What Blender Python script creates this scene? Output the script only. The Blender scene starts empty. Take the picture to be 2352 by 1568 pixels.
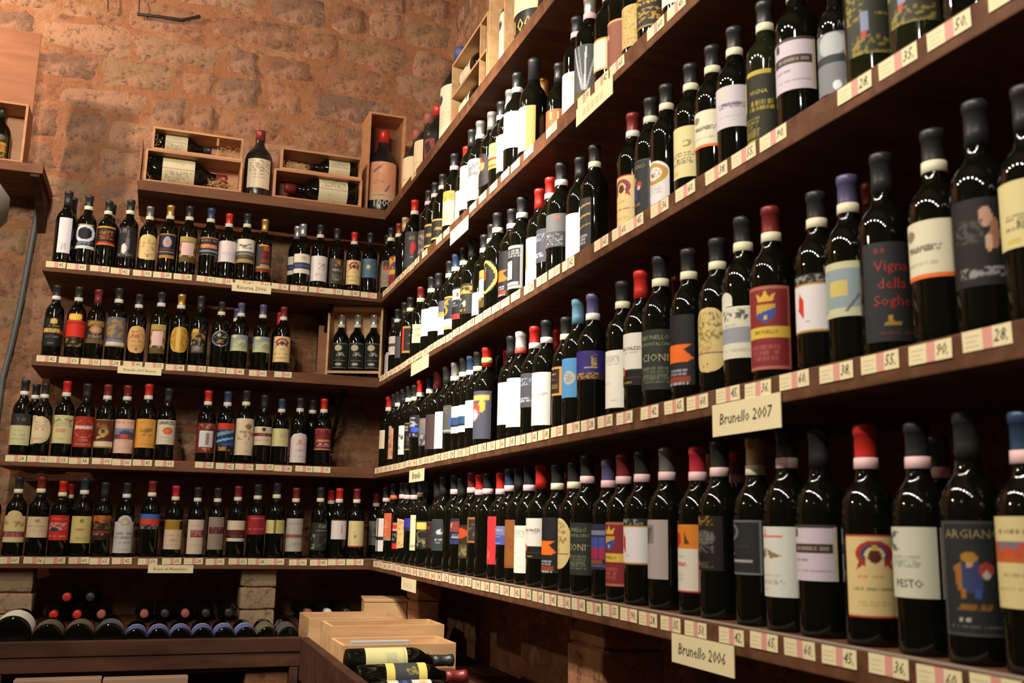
import bpy, bmesh, math, random
import numpy as np
from mathutils import Vector, Matrix, noise
PI = math.pi
R = math.radians
random.seed(7)
SC = bpy.context.scene
C = SC.collection

# ------------------------------------------------------------------ camera, world, lamps, exposure
XF, YF = 0.9030, 4.3575                      # front planes of the right and of the left shelves
CZ = 1.45
cam = bpy.data.cameras.new('camera')
cam_o = bpy.data.objects.new('camera', cam); C.objects.link(cam_o)
rt = Vector((0.941357, -0.336868, 0.019136)); up = Vector((-0.079643, -0.166728, 0.982781)); fw = Vector((0.327877, 0.926672, 0.183780))
m = Matrix((rt, up, -fw)).transposed().to_4x4(); m.translation = Vector((0, 0, CZ))
cam_o.matrix_world = m
cam.sensor_width = 23.5
cam.lens = 2265.89 / 2352 * 23.5
cam.clip_start = 0.02
cam.dof.use_dof = True
cam.dof.focus_distance = 3.6
cam.dof.aperture_fstop = 4.2
SC.camera = cam_o

w = bpy.data.worlds.new('world'); SC.world = w; w.use_nodes = True
w.node_tree.nodes['Background'].inputs[0].default_value = (0.30, 0.22, 0.15, 1)
w.node_tree.nodes['Background'].inputs[1].default_value = 0.004

def lamp(name, kind, loc, power, col, size=0.03, target=None, angle=70, blend=0.6):
    l = bpy.data.lights.new(name, kind); l.energy = power; l.color = col
    o = bpy.data.objects.new(name, l); C.objects.link(o); o.location = loc
    l.shadow_soft_size = size
    if kind == 'SPOT': l.spot_size = R(angle); l.spot_blend = blend
    if target: o.rotation_euler = (Vector(target) - Vector(loc)).to_track_quat('-Z', 'Y').to_euler()
    return o
WARM = (1.0, 0.84, 0.62); NEUT = (1.0, 0.90, 0.76)
for i, p in enumerate((26, 34, 60, 80, 60, 40, 34, 20)):      # row of lamps on the ceiling track
    lamp('track_lamp', 'POINT', (-0.66 + 0.02 * i, -1.1 + 0.56 * i, 3.35), p * 0.95, NEUT, 0.026)
lamp('warm_lamp', 'POINT', (-1.0, 0.6, 2.30), 1.6, (1.0, .72, .40), 0.016)
lamp('shelf_spot', 'SPOT', (-0.45, 2.3, 3.4), 420, NEUT, 0.03, (1.1, 3.1, 1.9), 62, 0.9)
lamp('wall_spot', 'SPOT', (-1.7, 3.9, 4.1), 165, (1.0, 0.71, 0.50), 0.03, (-0.1, 4.8, 3.5), 110, 0.9)
lamp('far_lamp', 'POINT', (-2.5, 2.7, 3.05), 75, (1.0, .80, .58), 0.035)


SC.view_settings.view_transform = 'Standard'
SC.view_settings.look = 'None'
SC.view_settings.exposure = 0.0
SC.view_settings.gamma = 1.0
SC.view_settings.use_curve_mapping = False

# ------------------------------------------------------------------ helpers
def lin(h):
    v = [int(h[i:i + 2], 16) / 255 for i in (0, 2, 4)]
    return [(c / 12.92 if c <= .04045 else ((c + .055) / 1.055) ** 2.4) for c in v]

def mat(name, col, rough=0.5, metal=0.0, spec=0.5, coat=0.0):
    mt = bpy.data.materials.new(name); mt.use_nodes = True
    b = mt.node_tree.nodes['Principled BSDF']
    b.inputs['Base Color'].default_value = (*col[:3], 1)
    b.inputs['Roughness'].default_value = rough; b.inputs['Metallic'].default_value = metal
    b.inputs['Specular IOR Level'].default_value = spec; b.inputs['Coat Weight'].default_value = coat
    return mt

def N(nt, kind, **k):
    n = nt.nodes.new(kind)
    for a, v in k.items(): setattr(n, a, v)
    return n

def ramp(nt, src, stops):
    r = nt.nodes.new('ShaderNodeValToRGB'); e = r.color_ramp.elements
    while len(e) < len(stops): e.new(0.5)
    for i, (p, c) in enumerate(stops): e[i].position = p; e[i].color = (*c[:3], 1)
    nt.links.new(src, r.inputs[0]); return r

def wood(name, c0, c1, rough=0.5, scale=(2, 22, 22), bump=0.15, axis_obj=True):
    mt = mat(name, c0, rough); nt = mt.node_tree; b = nt.nodes['Principled BSDF']; L = nt.links.new
    tc = N(nt, 'ShaderNodeTexCoord'); mp = N(nt, 'ShaderNodeMapping'); mp.inputs['Scale'].default_value = scale
    L(tc.outputs['Object'], mp.inputs[0])
    n1 = N(nt, 'ShaderNodeTexNoise'); n1.inputs['Scale'].default_value = 1.6; n1.inputs['Detail'].default_value = 6; n1.inputs['Distortion'].default_value = 0.6
    L(mp.outputs[0], n1.inputs['Vector'])
    r = ramp(nt, n1.outputs[0], [(0.3, c0), (0.7, c1)])
    oi = N(nt, 'ShaderNodeObjectInfo'); hs = N(nt, 'ShaderNodeHueSaturation')
    mr = N(nt, 'ShaderNodeMapRange'); mr.inputs['To Min'].default_value = 0.85; mr.inputs['To Max'].default_value = 1.15
    L(oi.outputs['Random'], mr.inputs[0]); L(mr.outputs[0], hs.inputs['Value']); L(r.outputs[0], hs.inputs['Color'])
    L(hs.outputs[0], b.inputs['Base Color'])
    bp = N(nt, 'ShaderNodeBump'); bp.inputs['Strength'].default_value = bump; bp.inputs['Distance'].default_value = 0.004
    L(n1.outputs[0], bp.inputs['Height']); L(bp.outputs[0], b.inputs['Normal'])
    return mt

def obj(name, bm, m, parent=None, smooth=False, loc=None):
    me = bpy.data.meshes.new(name); bm.to_mesh(me); bm.free()
    for x in (m if isinstance(m, (list, tuple)) else [m]): me.materials.append(x)
    if smooth:
        for p in me.polygons: p.use_smooth = True
    return link(name, me, parent, loc)

def link(name, me, parent=None, loc=None):
    o = bpy.data.objects.new(name, me); C.objects.link(o)
    if parent is not None: o.parent = parent
    if loc is not None: o.location = loc
    return o

def thing(name, label, cat, loc=(0, 0, 0), rot=(0, 0, 0), group=None):
    o = bpy.data.objects.new(name, None); C.objects.link(o); o.empty_display_size = 0.05
    o.location = loc; o.rotation_euler = rot; o['label'] = label; o['category'] = cat
    if group: o['group'] = group
    return o

def box(bm, a, b, mi=0, bev=0.0):
    r = bmesh.ops.create_cube(bm, size=1)
    for v in r['verts']:
        v.co = Vector([(a[i] + b[i]) / 2 + v.co[i] * (b[i] - a[i]) for i in range(3)])
    fs = {f for v in r['verts'] for f in v.link_faces}
    for f in fs: f.material_index = mi
    if bev:
        es = {e for f in fs for e in f.edges}
        bmesh.ops.bevel(bm, geom=list(es), offset=bev, segments=2, affect='EDGES', profile=0.6)

def bx(a, b, bev=0.0):
    bm = bmesh.new(); box(bm, a, b, 0, bev); return bm

def tube(bm, pts, r, n=8, mi=0):
    pts = [Vector(p) for p in pts]; rings = []
    for i, p in enumerate(pts):
        d = (pts[min(i + 1, len(pts) - 1)] - pts[max(i - 1, 0)]).normalized()
        a = d.cross(Vector((0.3, 0.2, 1)) if abs(d.z) < 0.9 else Vector((1, 0.1, 0))).normalized(); c = d.cross(a)
        rr = r[i] if isinstance(r, (list, tuple)) else r
        rings.append([bm.verts.new(p + a * math.cos(2 * PI * k / n) * rr + c * math.sin(2 * PI * k / n) * rr) for k in range(n)])
    for i in range(len(rings) - 1):
        for k in range(n):
            f = bm.faces.new((rings[i][k], rings[i][(k + 1) % n], rings[i + 1][(k + 1) % n], rings[i + 1][k])); f.material_index = mi
    for rg in (rings[0][::-1], rings[-1]):
        try: bm.faces.new(rg).material_index = mi
        except ValueError: pass

def lathe(prof, n=24, cap=True):
    bm = bmesh.new(); rings = []
    for r, z in prof:
        rings.append([bm.verts.new((r * math.cos(2 * PI * k / n), r * math.sin(2 * PI * k / n), z)) for k in range(n)])
    for i in range(len(rings) - 1):
        for k in range(n):
            bm.faces.new((rings[i][k], rings[i][(k + 1) % n], rings[i + 1][(k + 1) % n], rings[i + 1][k]))
    if cap:
        bm.faces.new(rings[0][::-1]); bm.faces.new(rings[-1])
    return bm

# ------------------------------------------------------------------ materials
M_shelf = wood('shelf_wood', (0.088, 0.034, 0.015), (0.185, 0.080, 0.040), 0.45, (2, 14, 14))
M_redwood = wood('red_lid_wood', (0.27, 0.10, 0.04), (0.36, 0.145, 0.062), 0.6, (3, 18, 18))
M_rail = wood('bench_wood', (0.045, 0.018, 0.010), (0.10, 0.042, 0.024), 0.4, (3, 12, 12))
M_pine = wood('crate_pine', (0.52, 0.29, 0.13), (0.70, 0.44, 0.22), 0.6, (3, 18, 18))
M_cedar = wood('case_wood', (0.42, 0.19, 0.08), (0.55, 0.28, 0.13), 0.55, (3, 18, 18))
M_dark = mat('case_inside_red_stain', (0.20, 0.06, 0.025), 0.6)
for _m in (M_shelf, M_rail):
    _b = _m.node_tree.nodes['Principled BSDF']; _b.inputs['Roughness'].default_value = 0.62; _b.inputs['Specular IOR Level'].default_value = 0.18
M_glass = mat('dark_bottle_glass', (0.0035, 0.0038, 0.002), 0.03, 0, 0.45, 0.0)
M_glass_g = mat('green_bottle_glass', (0.010, 0.012, 0.004), 0.06, 0, 0.45)
M_dusty = mat('dusty_bottle_glass', (0.014, 0.013, 0.011), 0.28, 0, 0.5)
M_straw = mat('wood_wool', (0.60, 0.38, 0.16), 0.8)
M_iron = mat('dark_iron', (0.03, 0.025, 0.022), 0.5, 0.6)
M_grey = mat('grey_conduit', (0.10, 0.11, 0.115), 0.5)
M_dust = mat('worn_shelf_edge', (0.30, 0.25, 0.20), 0.6)
M_tagA = mat('tag_paper', (0.82, 0.72, 0.44), 0.7)
M_tagB = mat('tag_pink_print', (0.72, 0.33, 0.28), 0.7)
M_ink = mat('tag_ink', (0.05, 0.045, 0.04), 0.7)
M_faint = mat('tag_faint_print', (0.62, 0.55, 0.36), 0.7)
M_card = mat('pale_cardboard', (0.40, 0.25, 0.17), 0.8)
M_pad = mat('grey_pad', (0.42, 0.42, 0.40), 0.7)
CAPC = dict(k=('black', (0.035, 0.036, 0.036), .38, .3), y=('grey', (0.22, 0.215, 0.20), .35, .5), r=('red', (0.60, 0.028, 0.018), .38, .1),
            m=('maroon', (0.22, 0.028, 0.026), .38, .2), c=('crimson', (0.52, 0.03, 0.06), .4, .1), s=('silver', (0.55, 0.55, 0.54), .3, .7),
            g=('gold', (0.72, 0.42, 0.12), .3, .7), b=('dark-blue', (0.035, 0.07, 0.14), .38, .2), B=('light-blue', (0.16, 0.32, 0.48), .38, .1),
            l=('lavender', (0.11, 0.10, 0.22), .4, .2), n=('dark-green', (0.02, 0.055, 0.06), .4, .2), w=('white', (0.72, 0.69, 0.68), .4, .0),
            t=('tan', (0.52, 0.34, 0.18), .4, .2), o=('brown', (0.16, 0.09, 0.055), .5, .0), z=('dusty red', (0.34, 0.10, 0.075), .6, .0), u=('blue wax', (0.045, 0.07, 0.24), .5, .0))
CAPM = {k: mat('capsule_' + v[0].replace(' ', '_').replace('-', '_'), v[1], v[2], v[3]) for k, v in CAPC.items()}
BANDM = {'w': mat('band_white', (0.74, 0.72, 0.66), .6), 'e': mat('band_cream', (0.78, 0.73, 0.52), .6), 'p': mat('band_pink', (0.80, 0.53, 0.55), .6),
         'y': mat('band_yellow', (0.80, 0.66, 0.22), .6), 'R': mat('band_red', (0.6, 0.08, 0.06), .5), 'r': mat('band_orange_red', (0.7, 0.14, 0.04), .5)}
M_label = mat('printed_paper', (1, 1, 1), 0.62, 0, 0.3)
_nt = M_label.node_tree; _a = N(_nt, 'ShaderNodeVertexColor'); _a.layer_name = 'print'
_nt.links.new(_a.outputs[0], _nt.nodes['Principled BSDF'].inputs['Base Color'])
TXM = {}
def ink(h):
    if h not in TXM: TXM[h] = mat('printed_ink', lin(h), 0.6)
    return TXM[h]

def stone_mat(name, stops, mott, dark, bump=0.9):
    mt = mat(name, (0.5, 0.3, 0.2), 0.92, 0, 0.15); nt = mt.node_tree; b = nt.nodes['Principled BSDF']; L = nt.links.new
    oi = N(nt, 'ShaderNodeObjectInfo'); tc = N(nt, 'ShaderNodeTexCoord')
    base = ramp(nt, oi.outputs['Random'], stops)
    big = N(nt, 'ShaderNodeTexNoise'); big.inputs['Scale'].default_value = 6.5; big.inputs['Detail'].default_value = 7; big.inputs['Roughness'].default_value = 0.68
    L(tc.outputs['Object'], big.inputs['Vector'])
    r1 = ramp(nt, big.outputs[0], [(0.50, (0, 0, 0)), (0.62, (1, 1, 1))])
    mx = N(nt, 'ShaderNodeMixRGB'); mx.inputs[2].default_value = (*mott, 1); L(r1.outputs[0], mx.inputs[0]); L(base.outputs[0], mx.inputs[1])
    fine = N(nt, 'ShaderNodeTexNoise'); fine.inputs['Scale'].default_value = 22; fine.inputs['Detail'].default_value = 8; fine.inputs['Roughness'].default_value = 0.75
    L(tc.outputs['Object'], fine.inputs['Vector'])
    r2 = ramp(nt, fine.outputs[0], [(0.37, (1, 1, 1)), (0.48, (0, 0, 0))])
    m2 = N(nt, 'ShaderNodeMixRGB'); m2.inputs[2].default_value = (*dark, 1); L(r2.outputs[0], m2.inputs[0]); L(mx.outputs[0], m2.inputs[1])
    L(m2.outputs[0], b.inputs['Base Color'])
    ad = N(nt, 'ShaderNodeMath', operation='MULTIPLY_ADD'); ad.inputs[1].default_value = 0.7
    L(fine.outputs[0], ad.inputs[0]); L(big.outputs[0], ad.inputs[2])
    bp = N(nt, 'ShaderNodeBump'); bp.inputs['Strength'].default_value = bump; bp.inputs['Distance'].default_value = 0.03
    L(ad.outputs[0], bp.inputs['Height']); L(bp.outputs[0], b.inputs['Normal'])
    return mt
M_stone = stone_mat('old_tuff_stone', [(0, (0.34, 0.17, 0.10)), (0.2, (0.54, 0.28, 0.155)), (0.4, (0.30, 0.18, 0.125)), (0.6, (0.60, 0.34, 0.21)), (0.8, (0.38, 0.25, 0.14)), (1, (0.52, 0.25, 0.13))],
                    (0.60, 0.33, 0.21), (0.20, 0.105, 0.08), 1.0)
M_mortar = stone_mat('ochre_mortar', [(0, (0.47, 0.215, 0.11)), (1, (0.47, 0.215, 0.11))], (0.56, 0.30, 0.17), (0.30, 0.145, 0.085), 1.0)
M_brick = stone_mat('pale_pillar_brick', [(0, (0.36, 0.26, 0.16)), (1, (0.44, 0.32, 0.20))], (0.48, 0.36, 0.24), (0.2, 0.13, 0.08), 0.6)
M_redbrick = stone_mat('red_pillar_brick', [(0, (0.36, 0.16, 0.08)), (1, (0.42, 0.20, 0.10))], (0.45, 0.25, 0.14), (0.2, 0.09, 0.05), 0.6)
M_floor = mat('stone_floor', (0.022, 0.018, 0.015), 0.8)
M_ceil = mat('ceiling_plaster', (0.035, 0.022, 0.014), 0.9)

# ------------------------------------------------------------------ the room
XW, YW = XF + 0.44, YF + 0.44            # wall faces
def structure(o): o['kind'] = 'structure'; return o
structure(obj('floor', bx((-3.2, -2.2, -0.1), (XW + 0.3, YW + 0.3, 0)), M_floor))
structure(obj('ceiling', bx((-3.2, -2.2, 4.5), (XW + 0.3, YW + 0.3, 4.6)), M_ceil))
structure(obj('wall_left', bx((-3.3, -2.2, 0), (-3.2, YW + 0.3, 4.5)), M_ceil))
structure(obj('wall_front', bx((-3.2, -2.3, 0), (XW + 0.3, -2.2, 4.5)), M_ceil))

def rough_wall(name, u0, u1, axis):
    """mortar bed: a finely rippled slab; axis 'y' = back wall, 'x' = right wall"""
    bm = bmesh.new(); nu, nv = int((u1 - u0) / 0.07), 64
    g = []
    for j in range(nv + 1):
        row = []
        for i in range(nu + 1):
            u = u0 + (u1 - u0) * i / nu; z = 4.5 * j / nv
            d = 0.012 * noise.noise(Vector((u * 2.3, z * 2.3, 3.1))) + 0.006 * noise.noise(Vector((u * 9, z * 9, 8)))
            row.append(bm.verts.new((u, YW + d, z) if axis == 'y' else (XW + d, u, z)))
        g.append(row)
    for j in range(nv):
        for i in range(nu):
            q = (g[j][i], g[j][i + 1], g[j + 1][i + 1], g[j + 1][i])
            bm.faces.new(q if axis == 'y' else q[::-1])
    if axis == 'y': box(bm, (u0, YW + 0.03, 0), (u1, YW + 0.3, 4.5))
    else: box(bm, (XW + 0.03, u0, 0), (XW + 0.3, u1, 4.5))
    return structure(obj(name, bm, M_mortar, smooth=True))
wall_back = rough_wall('wall_back', -3.2, XW + 0.02, 'y')
wall_right = rough_wall('wall_right', -2.2, YW + 0.02, 'x')

def stone(parent, axis, u, z, w_, h_, rnd):
    nx, nz = 7, 5; bm = bmesh.new(); g = []
    pr = rnd.uniform(0.004, 0.016); sk = [rnd.uniform(-.018, .018) for _ in range(8)]; sd = rnd.uniform(0, 50)
    for j in range(nz + 1):
        row = []
        for i in range(nx + 1):
            s, t = i / nx, j / nz
            cx = (sk[0] * (1 - t) + sk[1] * t) * (1 - s) + (sk[2] * (1 - t) + sk[3] * t) * s
            cz = (sk[4] * (1 - s) + sk[5] * s) * (1 - t) + (sk[6] * (1 - s) + sk[7] * s) * t
            e = min(s, 1 - s, (t if t < 1 - t else 1 - t) * 0.8)
            a = min(1, e / 0.15)
            rx = (0.02 * noise.noise(Vector((s * 2.2, t * 2.2, sd)))) ; rz = 0.02 * noise.noise(Vector((s * 2.4, t * 2.4, sd + 9)))
            # pull the corners in for a worn outline
            k = 1 - 0.05 * (abs(2 * s - 1) ** 3) * (abs(2 * t - 1) ** 3)
            d = -0.008 + (0.008 + pr) * (a ** 0.7) + 0.011 * noise.noise(Vector((s * 5 * w_ / h_, t * 5, sd)))
            uu = (s - .5) * w_ * k + cx + rx; zz = (t - .5) * h_ * k + cz + rz
            row.append(bm.verts.new((uu, -d, zz) if axis == 'y' else (-d, uu, zz)))
        g.append(row)
    for j in range(nz):
        for i in range(nx):
            q = (g[j][i], g[j][i + 1], g[j + 1][i + 1], g[j + 1][i])
            bm.faces.new(q if axis == 'y' else q[::-1])
    o = obj('stone', bm, M_stone, parent, True, (u, YW, z) if axis == 'y' else (XW, u, z))
    return o

def lay(parent, axis, u0, u1, z0, z1, seed, skip=None):
    rnd = random.Random(seed); z = z0
    while z < z1:
        h_ = rnd.uniform(0.130, 0.185); u = u0 - rnd.uniform(0, .2)
        while u < u1:
            w_ = rnd.choice((rnd.uniform(0.15, 0.24), rnd.uniform(0.26, 0.38), rnd.uniform(0.32, 0.48)))
            a, b = max(u, u0), min(u + w_, u1)
            if b - a > 0.08 and not (skip and skip((a + b) / 2, z + h_ / 2)):
                gp = rnd.uniform(-0.004, 0.018)
                stone(parent, axis, (a + b) / 2, z + h_ / 2, (b - a) - gp, h_ - gp * rnd.uniform(.8, 1.2), rnd)
            u += w_
        z += h_
lay(wall_back, 'y', -1.45, XW - 0.01, 2.86, 4.42, 3)
lay(wall_back, 'y', -1.25, -0.36, 1.30, 2.86, 5)
lay(wall_back, 'y', -0.36, XW - 0.02, 1.72, 2.78, 8, lambda u, z: not (abs(u - .48) < .16 or abs(u - .68) < .2 or abs(u - 0.1) < .12 or z > 2.5))
lay(wall_right, 'x', 2.3, YW - 0.01, 3.02, 4.42, 4)
lay(wall_right, 'x', 1.9, YW - 0.05, 0.94, 1.22, 6)

# ------------------------------------------------------------------ shelves with their tags and signs
def text_mesh(s, size, extrude=0.0):
    cu = bpy.data.curves.new('t', 'FONT'); cu.body = s; cu.size = size; cu.align_x = 'CENTER'; cu.align_y = 'CENTER'; cu.resolution_u = 1
    cu.extrude = extrude
    o = bpy.data.objects.new('t', cu); me = bpy.data.meshes.new_from_object(o)
    bpy.data.objects.remove(o); return me

ZB = (2.8399, 2.4435, 2.0508, 1.6458, 1.2513)
TH = 0.045
def shelf(name, a, b, label):
    t = thing(name, label, 'shelf', (0, 0, 0))
    obj('board', bx(a, b, 0.0025), M_shelf, t)
    return t
SHT = ['top shelf', 'second shelf', 'third shelf', 'fourth shelf', 'fifth shelf']
XL = (-0.177, -0.512, -0.515, -0.600, -0.80)
LS, RS = [], []
for k in range(5):
    lf = shelf('wall_shelf', (XL[k], YF, ZB[k]), (XW - 0.002, YW - 0.03, ZB[k] + TH),
               'dark brown wooden shelf on the back wall, ' + ('topmost, carrying wooden cases' if k == 0 else ('lowest of the five, above the bottle bench' if k == 4 else {1: 'second', 2: 'third', 3: 'fourth'}[k] + ' of five from the top')))
    rg = shelf('wall_shelf', (XF, -0.25, ZB[k]), (XW - 0.03, YF - 0.002, ZB[k] + TH),
               'dark brown wooden shelf along the right wall, ' + ('topmost, with magnum bottles and cases' if k == 0 else ('lowest of the five, nearest the floor' if k == 4 else {1: 'second', 2: 'third', 3: 'fourth'}[k] + ' of five from the top')))
    for s in (lf, rg): s['group'] = 'bottle shelves around the corner'
    LS.append(lf); RS.append(rg)
# worn pale front strip on the lowest shelf
obj('worn_edge', bx((XL[4] + .01, YF + 0.001, ZB[4] + TH), (XF, YF + 0.016, ZB[4] + TH + 0.0008)), M_dust, LS[4])['label'] = 'worn pale front edge'
obj('worn_edge', bx((XF + 0.001, 0.2, ZB[4] + TH), (XF + 0.019, YF - .01, ZB[4] + TH + 0.0008)), M_dust, RS[4])['label'] = 'worn pale front edge'

def tag_mesh(num, near):
    W, H, T = 0.074, 0.025, 0.0008
    bm = bmesh.new()
    for (x0, x1, mi) in ((-W / 2, -W * .08, 0), (-W * .08, W * .12, 1), (W * .12, W / 2, 0)):
        box(bm, (x0, -T, -H / 2), (x1, 0, H / 2), mi)
    for i in range(3):
        box(bm, (-W * .44, -T - .0002, -H * .3 + i * H * .24), (-W * (.14 + .07 * (i % 2)), -T, -H * .3 + i * H * .24 + H * .06), 3)
    if num:
        me = text_mesh(num, 0.021 if near else 0.022)
        b2 = bmesh.new(); b2.from_mesh(me)
        for v in b2.verts: v.co = Vector((v.co.x * 0.85 + W * .30, -T - .0004, v.co.y)) + Vector((v.co.y * 0.25, 0, 0))
        for f in b2.faces: f.material_index = 2
        tmp = bpy.data.meshes.new('tmp'); b2.to_mesh(tmp); bm.from_mesh(tmp); b2.free()
    me = bpy.data.meshes.new('price_tag'); bm.to_mesh(me); bm.free()
    for x in (M_tagA, M_tagB, M_ink, M_faint): me.materials.append(x)
    return me
NUMS = ['38,', '60,', '36,', '45,', '60,', '65,', '42,', '50,', '35,', '28,', '90,', '55,']
TAGM = [tag_mesh(n, True) for n in NUMS]
TAGS = {"L1": [-0.463, -0.384, -0.295, -0.215, -0.127, -0.047, 0.036, 0.13, 0.206, 0.291, 0.367, 0.446, 0.528, 0.611, 0.686, 0.764, 0.844],
"L2": [-0.46, -0.377, -0.295, -0.218, -0.132, -0.048, 0.035, 0.123, 0.203, 0.281, 0.376, 0.483],
"L3": [-0.532, -0.454, -0.379, -0.302, -0.216, -0.14, -0.061, 0.025, 0.183, 0.267, 0.346, 0.431, 0.508, 0.597, 0.674],
"L4": [-0.593, -0.517, -0.428, -0.352, -0.266, -0.19, -0.106, -0.008, 0.084, 0.169, 0.255, 0.346, 0.424, 0.499, 0.594, 0.682, 0.759, 0.838],
"R4": [0.905, 0.991, 1.079, 1.177, 1.267, 1.357, 1.45, 1.564, 1.654, 1.742, 1.825, 1.908, 1.991, 2.074, 2.157, 2.24, 2.323, 2.406, 2.489, 2.572, 2.655, 2.738, 2.821, 2.904, 2.987, 3.07, 3.153, 3.236, 3.319, 3.402, 3.485, 3.568, 3.651, 3.734, 3.817, 3.9, 3.983, 4.066, 4.149, 4.232],
"R3": [0.883, 0.974, 1.067, 1.158, 1.258, 1.355, 1.445, 1.546, 1.632, 1.73, 1.842, 1.936, 2.028, 2.11, 2.211, 2.299, 2.382, 2.465, 2.548, 2.631, 2.714, 2.797, 2.88, 2.963, 3.046, 3.129, 3.212, 3.295, 3.378, 3.461, 3.544, 3.627, 3.71, 3.793, 3.876, 3.959, 4.042, 4.125, 4.208, 4.291],
"R2": [0.807, 0.909, 1.002, 1.091, 1.293, 1.379, 1.468, 1.579, 1.682, 1.789, 1.864, 1.958, 2.15, 2.24, 2.327, 2.42, 2.527, 2.615, 2.698, 2.781, 2.864, 2.947, 3.03, 3.113, 3.196, 3.279, 3.362, 3.445, 3.528, 3.611, 3.694, 3.777, 3.86, 3.943, 4.026, 4.109, 4.192, 4.275],
"R1": [1.605, 1.692, 1.877, 1.958, 2.061, 2.27, 2.441, 2.548, 2.639, 2.748, 2.856, 2.958, 3.273, 3.371, 3.577, 3.699, 3.787, 3.87, 3.953, 4.036, 4.119, 4.202, 4.285],
"R0": [3.809]}
rnd = random.Random(4)
for key, lst in TAGS.items():
    k = int(key[1]); par = (LS if key[0] == 'L' else RS)[k]
    for i, c in enumerate(lst):
        o = link('price_tag', TAGM[(i + k * 3) % len(TAGM)], par)
        zt = ZB[k] + TH - 0.0135 - rnd.uniform(0, .003)
        if key[0] == 'L': o.location = (c, YF - 0.0006 - .0003 * (i % 2), zt); o.rotation_euler = (0, R(rnd.uniform(-1.5, 1.5)), 0)
        else: o.location = (XF - 0.0006 - .0003 * (i % 2), c, zt); o.rotation_euler = (R(rnd.uniform(-1.5, 1.5)), 0, R(-90))

def sign(par, side, c, z, W, H, text, label, tilt=0):
    bm = bmesh.new(); box(bm, (-W / 2, -0.0015, -H / 2), (W / 2, 0, H / 2), 0)
    if text:
        s = min(H * 0.8, W / max(len(text), 1) * 1.75)
        me = text_mesh(text, s); b2 = bmesh.new(); b2.from_mesh(me)
        for v in b2.verts: v.co = Vector((v.co.x + v.co.y * .15, -0.0021, v.co.y))
        for f in b2.faces: f.material_index = 1
        tmp = bpy.data.meshes.new('tmp'); b2.to_mesh(tmp); bm.from_mesh(tmp); b2.free()
    else:
        for i in range(5): box(bm, (-W * .3 + i * W * .12, -.0021, -H * .18), (-W * .3 + i * W * .12 + W * .07, -.0015, H * .18), 2)
    o = obj('shelf_sign', bm, [M_tagA, M_ink, M_faint], par)
    o['label'] = label
    if side == 'L': o.location = (c, YF - 0.0022, z); o.rotation_euler = (0, R(tilt), 0)
    else: o.location = (XF - 0.0022, c, z); o.rotation_euler = (R(-tilt), 0, R(-90))
sign(LS[1], 'L', 0.325, 2.452, 0.167, 0.038, 'Riserva 2006', 'yellow sign reading Riserva 2006')
sign(LS[2], 'L', -0.103, 2.057, 0.171, 0.032, 'Brunello 2007 Riserva', 'cream sign reading Brunello 2007 Riserva')
sign(LS[4], 'L', 0.083, 1.251, 0.175, 0.032, 'Rosso di Montalcino', 'yellow sign reading Rosso di Montalcino')
sign(RS[3], 'R', 1.391, 1.635, 0.201, 0.055, 'Brunello 2007', 'cream sign reading Brunello 2007')
sign(RS[4], 'R', 1.542, 1.241, 0.206, 0.050, 'Brunello 2006', 'cream sign reading Brunello 2006')
sign(RS[1], 'R', 1.998, 2.436, 0.206, 0.045, '', 'long pale sign hanging from the shelf edge')
sign(RS[1], 'R', 3.105, 2.432, 0.211, 0.050, '', 'small pale sign near the corner')
sign(RS[2], 'R', 3.584, 2.039, 0.262, 0.050, '', 'small pale sign near the corner')
sign(RS[3], 'R', 3.569, 1.626, 0.220, 0.045, 'Brunello', 'small cream sign near the corner')
sign(RS[4], 'R', 3.630, 1.231, 0.219, 0.045, '', 'small cream sign near the corner')

# iron struts under the left shelves
for k, x in ((1, 0.70), (2, 0.78), (3, 0.80)):
    bm = bmesh.new(); z = ZB[k]
    tube(bm, [(x, YF + 0.13, z), (x - 0.004, YW + 0.0, z - 0.24)], 0.011, 6); box(bm, (x - .016, YW - 0.01, z - .27), (x + .010, YW + 0.004, z - 0.002))
    obj('strut', bm, M_iron, LS[k])['label'] = 'dark iron diagonal strut'

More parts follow.
